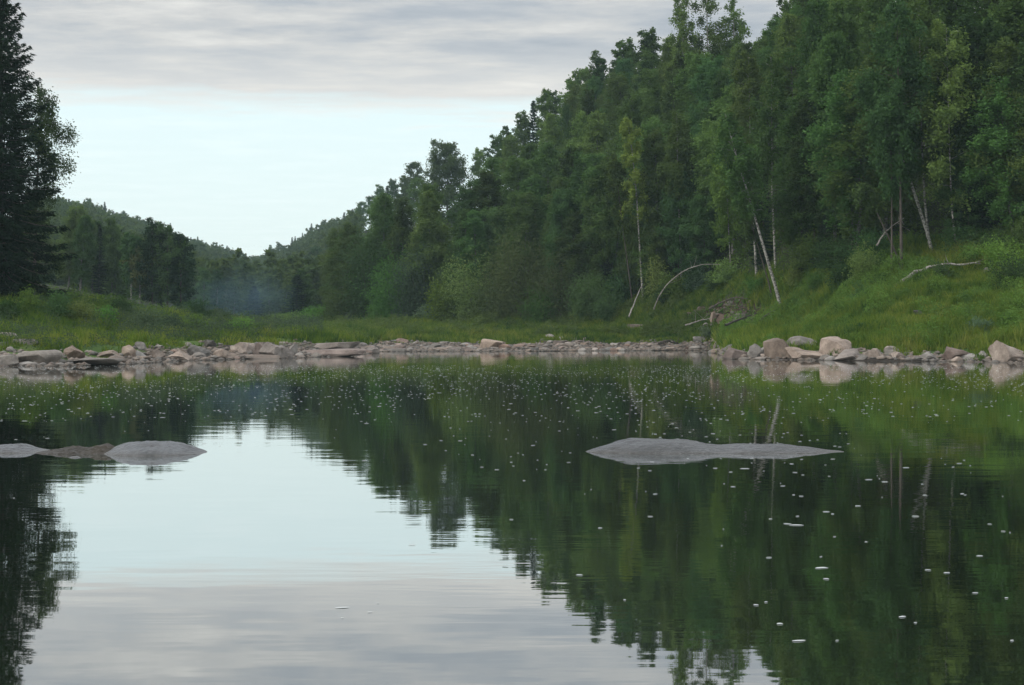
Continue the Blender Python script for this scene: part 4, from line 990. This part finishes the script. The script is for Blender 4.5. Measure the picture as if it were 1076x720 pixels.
# ------------------------------------------------------------------ grass
def grass_patch(name, label, pxr, dens, hmul, seed, extra=0):
    rng = np.random.default_rng(seed); N = int(dens)
    px = rng.uniform(pxr[0], pxr[1], N * 3); Yb, Yt, Ys = par(px, _Yb), par(px, _Yt), par(px, _Ys)
    Y0 = Ys + (Yb - Ys) * np.where((px > 758) | (px < 130), .25, .62); Y = np.sqrt(rng.uniform(0, 1, N * 3) * ((Yt + 5) ** 2 - Y0 ** 2) + Y0 ** 2)
    x = (px - 538) / F * Y
    nn = fbm(x * .5, Y * .35, 3)
    keep = rng.random(N * 3) < np.clip((Y - Y0) / (Yb - Y0 + .5) * .9 + nn * .7, .02, 1)
    keep &= rng.random(N * 3) > soilmask(px, Y) * 1.1
    if extra: keep &= (rng.random(N * 3) < np.clip((.4 + 1.4 * fbm(x * .3, Y * .25, 8)) + np.clip((Y - 84) / 8, 0, 1), .05, 1))
    nb = 16; x, Y, px = (np.repeat(v[keep][:N // nb], nb) for v in (x, Y, px)); n = len(x)
    ta = rng.random(n) * 6.283; tr_ = np.abs(rng.normal(0, .16, n)); tuft = np.repeat(rng.random(n // nb), nb); x0_, y0_ = x.copy(), Y.copy()
    x = x + np.cos(ta) * tr_; Y = Y + np.sin(ta) * tr_; z = H(x, Y) - .03
    hh = hmul * rng.uniform(.45, 1.15, n) * (.75 + .45 * fbm(x * .4, Y * .3, 15)) * np.clip((Y - par(px, _Ys)) / (par(px, _Yb) - par(px, _Ys) + .5), .4, 1)
    hh = np.maximum(hh * (.55 + .9 * tuft), .12); a = rng.random(n) * 6.283; w = .022 * Y / 80 * rng.uniform(.7, 1.4, n); ln = hh * rng.uniform(.1, .6, n)
    dx, dy = np.cos(a), np.sin(a); b = ta + rng.normal(0, .7, n); lx, ly = np.cos(b) * ln, np.sin(b) * ln
    V = np.stack([np.stack([x - dx * w, Y - dy * w, z], -1), np.stack([x + dx * w, Y + dy * w, z], -1),
                  np.stack([x + dx * w * .8 + lx * .35, Y + dy * w * .8 + ly * .35, z + hh * .6], -1), np.stack([x - dx * w * .8 + lx * .35, Y - dy * w * .8 + ly * .35, z + hh * .6], -1),
                  np.stack([x + lx, Y + ly, z + hh], -1)], 1).reshape(-1, 3)
    i = np.arange(n) * 5; q = np.stack([i, i + 1, i + 2, i + 3], -1).ravel(); t3 = np.stack([i + 3, i + 2, i + 4], -1).ravel()
    me_ = make_mesh(name, V, np.concatenate([q, t3]), np.concatenate([np.full(n, 4), np.full(n, 3)]), [M['grass']], attrs={'blade': np.repeat(np.floor(tuft * 997), 5)})
    tag(link(name, me_), label, 'grass', kind='stuff')
grass_patch('slope_grass', 'tall fresh green grass covering the slope above the boulder row', (752, 1240), 250000, .8, 1)
grass_patch('meadow_grass', 'green meadow grass behind the gravel shore', (340, 756), 190000, .8, 2)
grass_patch('bank_grass', 'long tufted grass on the left bank around the rocks', (-160, 342), 200000, .62, 3, extra=1)
# undergrowth: low leaves along the wood's foot
rng = np.random.default_rng(5); g = Geo(); N = 105000
px = rng.uniform(-160, 1240, N); Yt = par(px, _Yt); Y = Yt - 1.5 + rng.random(N) ** 1.4 * 22; x = (px - 538) / F * Y
hn = np.clip(.55 + .9 * fbm(x * .45, Y * .4, 55), .1, 1.6); k = rng.random(N) > soilmask(px, Y) * 1.2
P = np.stack([x, Y, H(x, Y) + rng.random(N) * hn * .9], -1)[k]
leaves(g, P, unit(rng.normal(0, .7, P.shape) + [0, 0, .8]), .10 * (P[:, 1] / 110), .5, 0, rng)
tag(link('undergrowth', g.mesh('undergrowth', [M['shrub_leaf']])), 'low leafy undergrowth along the foot of the wood', 'undergrowth', kind='stuff')

# coarse weeds among the grass
for nm, lb, (p0, p1), N, mt in (('weeds', 'coarse broad-leaved weeds growing through the slope grass', (756, 1240), 100000, 'shrub_leaf'), ('weeds', 'greyish weeds and low willow shoots in the left bank grass', (-160, 340), 70000, 'grey_leaf'), ('weeds', 'low weeds along the back of the gravel shore', (340, 756), 50000, 'willow_leaf')):
    px = rng.uniform(p0, p1, N * 2); Yb, Yt = par(px, _Yb), par(px, _Yt); Y = Yb - .5 + rng.random(N * 2) * (Yt - Yb + 2); x = (px - 538) / F * Y
    nz = fbm(x * .55, Y * .4, 66); k = (rng.random(N * 2) < np.clip(nz * 3 - .05, 0, 1)) & (rng.random(N * 2) > soilmask(px, Y) * .9)
    x, Y, nz = x[k][:N], Y[k][:N], nz[k][:N]; n = len(x)
    P = np.stack([x + rng.normal(0, .05, n), Y + rng.normal(0, .05, n), H(x, Y) + rng.random(n) ** .7 * (.35 + 1.3 * nz)], -1)
    g = Geo(); leaves(g, P, unit(rng.normal(0, .7, P.shape) + [0, 0, .8]), .075 * (P[:, 1] / 90), .45, 0, rng)
    tag(link(nm, g.mesh('weeds', [M[mt]])), lb, 'weeds', kind='stuff')
# the far wood behind its nearest trees: one mass of small crowns
g = Geo(); LP = []
for k in range(5):
    tg, cg = broadleaf(9, [2.3, 2.8, 2.0, 2.6, 2.4][k], .05, 16, 520, .42, .4, 1.0, 700 + k, top=[.9, 1, .4, .7, .9][k], low=.6, branch_geo=False, sides=3) if k < 4 else spruce(10, 2.0, 520, seed=705, ls=.55, whorl=1.0, sides=3)
    LP.append(np.concatenate(cg.v[-1:] if k < 4 else [v for v, n in zip(cg.v, cg.n) if n[0] == 4]))
cnt = 0
for _ in range(5200):
    px = rng.uniform(30, 372); Yr = float(par(px, _Yr)); Y = rng.uniform(255, Yr + 15); 
    if rng.random() > Y / 800: continue
    x = (px - 538) / F * Y; zb = float(H(x, Y)); h = rng.uniform(6.5, 12.0); hm = CAMZ + (HOR - (float(sky(px)) + rng.uniform(-5, 9))) / F * Y - zb
    h = min(h, hm)
    if h < 4: continue
    L = LP[int(rng.integers(5)) if px > 150 or rng.random() < .8 else 1]; a = rng.random() * 6.28; c_, s_ = math.cos(a), math.sin(a); k = h / 9; kx = k * rng.uniform(.9, 1.3)
    V = np.stack([(L[:, 0] * c_ - L[:, 1] * s_) * kx + x, (L[:, 0] * s_ + L[:, 1] * c_) * kx + Y, L[:, 2] * k + zb - .3], -1)
    g.add(V, np.arange(len(V)), 4, int(rng.random() < .3)); cnt += 1
tag(link('distant_forest', g.mesh('distant_forest', [M['birch_leaf'], M['aspen_leaf']])), 'far wood covering the hazy valley hills as one soft mass', 'forest', kind='stuff')
print('FAR', cnt)
# ------------------------------------------------------------------ smoke and haze
def vol_mat(name, dens, col, noise=False, aniso=0.0, size=1):
    m, t, out = nt(name); v = t.nodes.new('ShaderNodeVolumePrincipled'); v.inputs['Color'].default_value = (*col, 1); v.inputs['Anisotropy'].default_value = aniso
    v.inputs['Density'].default_value = dens
    if noise:
        tc = t.nodes.new('ShaderNodeTexCoord'); n = node(t, 'ShaderNodeTexNoise', Scale=2.2, Detail=3.0); t.links.new(tc.outputs['Object'], n.inputs['Vector'])
        ln = t.nodes.new('ShaderNodeVectorMath'); ln.operation = 'LENGTH'; t.links.new(tc.outputs['Object'], ln.inputs[0])
        f = math_(t, 'SUBTRACT', 1.0, ln.outputs['Value'], clamp=True)
        nn = math_(t, 'MULTIPLY_ADD', n.outputs[0], 2.6, -.9, clamp=True)
        t.links.new(math_(t, 'MULTIPLY', math_(t, 'MULTIPLY', f, nn), dens), v.inputs['Density'])
    t.links.new(v.outputs[0], out.inputs['Volume']); return m
bm = bmesh.new(); bmesh.ops.create_icosphere(bm, subdivisions=3, radius=1); me = bpy.data.meshes.new('smoke'); bm.to_mesh(me); bm.free()
me.materials.append(vol_mat('smoke_volume', .030, (.40, .66, .85), True))
YS = 205
for (pxc, pyc, wx, wz) in [(225, 318, 95, 46), (268, 318, 48, 60)]:
    c = cast(pxc, pyc, YS); ob = link('smoke', me, None, c); ob.scale = (wx / F * YS, 6, wz / F * YS); tag(ob, 'thin bluish smoke drifting over the valley meadow' if pxc < 250 else 'thin column of bluish smoke before the valley notch', 'smoke', kind='stuff')
    YS = 225
bm = bmesh.new(); bmesh.ops.create_cube(bm, size=1); me = bpy.data.meshes.new('haze'); bm.to_mesh(me); bm.free()
me.materials.append(vol_mat('haze_volume', .00019, (.62, .82, .88)))
hz = link('haze', me, None, (0, 590, 46)); hz.scale = (2900, 1380, 96); tag(hz, 'thin blue haze in the valley air', 'haze', kind='stuff')

# ------------------------------------------------------------------ sky
W = bpy.data.worlds.new('World'); bpy.context.scene.world = W; W.use_nodes = True
t = W.node_tree; t.nodes.clear(); out = t.nodes.new('ShaderNodeOutputWorld'); bg = t.nodes.new('ShaderNodeBackground'); t.links.new(bg.outputs[0], out.inputs[0])
EL, AZ = 40, -115                                   # sun height, and its bearing from +Y towards +X (degrees)
skt = t.nodes.new('ShaderNodeTexSky'); skt.sky_type = 'NISHITA'; skt.sun_disc = False; skt.sun_elevation = math.radians(EL); skt.sun_rotation = math.radians(AZ); skt.dust_density = 2.0; skt.air_density = 1.0
tc = t.nodes.new('ShaderNodeTexCoord'); sp = t.nodes.new('ShaderNodeSeparateXYZ'); t.links.new(tc.outputs['Generated'], sp.inputs[0])
zc = math_(t, 'MAXIMUM', sp.outputs[2], .012)
cx_, cy_ = math_(t, 'DIVIDE', sp.outputs[0], zc), math_(t, 'DIVIDE', sp.outputs[1], zc)
cb = t.nodes.new('ShaderNodeCombineXYZ'); t.links.new(cx_, cb.inputs[0]); t.links.new(cy_, cb.inputs[1])
def cl(scale, sx, sy, det, loc=(0, 0, 0), rough=.5):
    mp = t.nodes.new('ShaderNodeMapping'); t.links.new(cb.outputs[0], mp.inputs[0]); mp.inputs['Scale'].default_value = (sx, sy, 1); mp.inputs['Location'].default_value = loc
    n = node(t, 'ShaderNodeTexNoise', Scale=scale, Detail=det, Roughness=rough); t.links.new(mp.outputs[0], n.inputs['Vector']); return n.outputs[0]
n1 = cl(.85, .55, 1.0, 6.0, (3.1, 1.7, 0), .6); n2 = cl(2.6, .75, 1.0, 6.0, (7, 2, 0), .62); n3 = cl(.35, .6, 1.0, 3.0, (2.2, 5.1, 0))
# the cloud deck ends some way up the valley: clear pale air beneath it
elev = sp.outputs[2]
edge = math_(t, 'ADD', elev, math_(t, 'MULTIPLY_ADD', n1, .07, -.035))
edge = math_(t, 'ADD', edge, math_(t, 'MULTIPLY_ADD', n2, .03, -.015))
mask = math_(t, 'MULTIPLY_ADD', edge, 1 / .018, -.152 / .018, clamp=True)
S = 14.0                                             # colours below are radiances; the background strength is .1
cloud = ramp(t, math_(t, 'ADD', math_(t, 'MULTIPLY', n1, .5), math_(t, 'MULTIPLY_ADD', n2, .35, math_(t, 'MULTIPLY', n3, .3))),
             [(.45, (.25 * S, .285 * S, .33 * S)), (.535, (.325 * S, .35 * S, .38 * S)), (.60, (.43 * S, .435 * S, .435 * S)), (.70, (.62 * S, .61 * S, .58 * S))])
# deck underside darkens overhead, thins to a light fringe at its far edge
fr = math_(t, 'MULTIPLY_ADD', elev, 1 / .05, -.155 / .05, clamp=True)
cloud = mixc(t, math_(t, 'MULTIPLY_ADD', fr, -.75, .75), cloud, (.62 * S, .605 * S, .57 * S))
low = ramp(t, math_(t, 'MULTIPLY', elev, 4.0), [(.0, (.68 * S, .755 * S, .73 * S)), (.35, (.655 * S, .75 * S, .74 * S)), (.8, (.61 * S, .74 * S, .755 * S))])
veil = mixc(t, .15, low, skt.outputs[0])
wisp = math_(t, 'MULTIPLY_ADD', n2, 1.6, -.75, clamp=True)
veil = mixc(t, math_(t, 'MULTIPLY', wisp, .35), veil, (.80 * S, .83 * S, .83 * S))
# overcast brightens towards the zenith; boost added above the frame to light the foliage
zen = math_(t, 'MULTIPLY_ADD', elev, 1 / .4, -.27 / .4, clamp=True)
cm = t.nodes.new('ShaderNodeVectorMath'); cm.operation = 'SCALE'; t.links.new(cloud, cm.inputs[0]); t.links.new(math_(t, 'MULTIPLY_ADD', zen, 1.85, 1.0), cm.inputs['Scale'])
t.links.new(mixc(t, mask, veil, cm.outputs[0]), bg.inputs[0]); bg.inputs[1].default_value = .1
sun = bpy.data.lights.new('sun', 'SUN'); sun.energy = 1.5; sun.angle = math.radians(20); sun.color = (1, .95, .88)
so = bpy.data.objects.new('sun', sun); C.objects.link(so)
d = Vector((math.sin(math.radians(AZ)) * math.cos(math.radians(EL)), math.cos(math.radians(AZ)) * math.cos(math.radians(EL)), math.sin(math.radians(EL))))
so.rotation_euler = d.to_track_quat('Z', 'Y').to_euler()

# ------------------------------------------------------------------ camera
cam = bpy.data.cameras.new('camera'); cam.sensor_width = 36; cam.lens = F / 1076 * 36; cam.clip_end = 5000; cam.clip_start = .1
co = bpy.data.objects.new('camera', cam); C.objects.link(co); co.location = (0, 0, CAMZ)
co.rotation_euler = (math.radians(90) - math.atan((360 - HOR) / F), 0, 0)
sc = bpy.context.scene; sc.camera = co
sc.view_settings.view_transform = 'Standard'; sc.view_settings.look = 'None'; sc.view_settings.exposure = 0.12; sc.view_settings.gamma = 1
sc.cycles.max_bounces = 8; sc.cycles.diffuse_bounces = 3; sc.cycles.glossy_bounces = 3; sc.cycles.transmission_bounces = 4; sc.cycles.volume_bounces = 1; sc.cycles.transparent_max_bounces = 6
sc.cycles.use_denoising = True
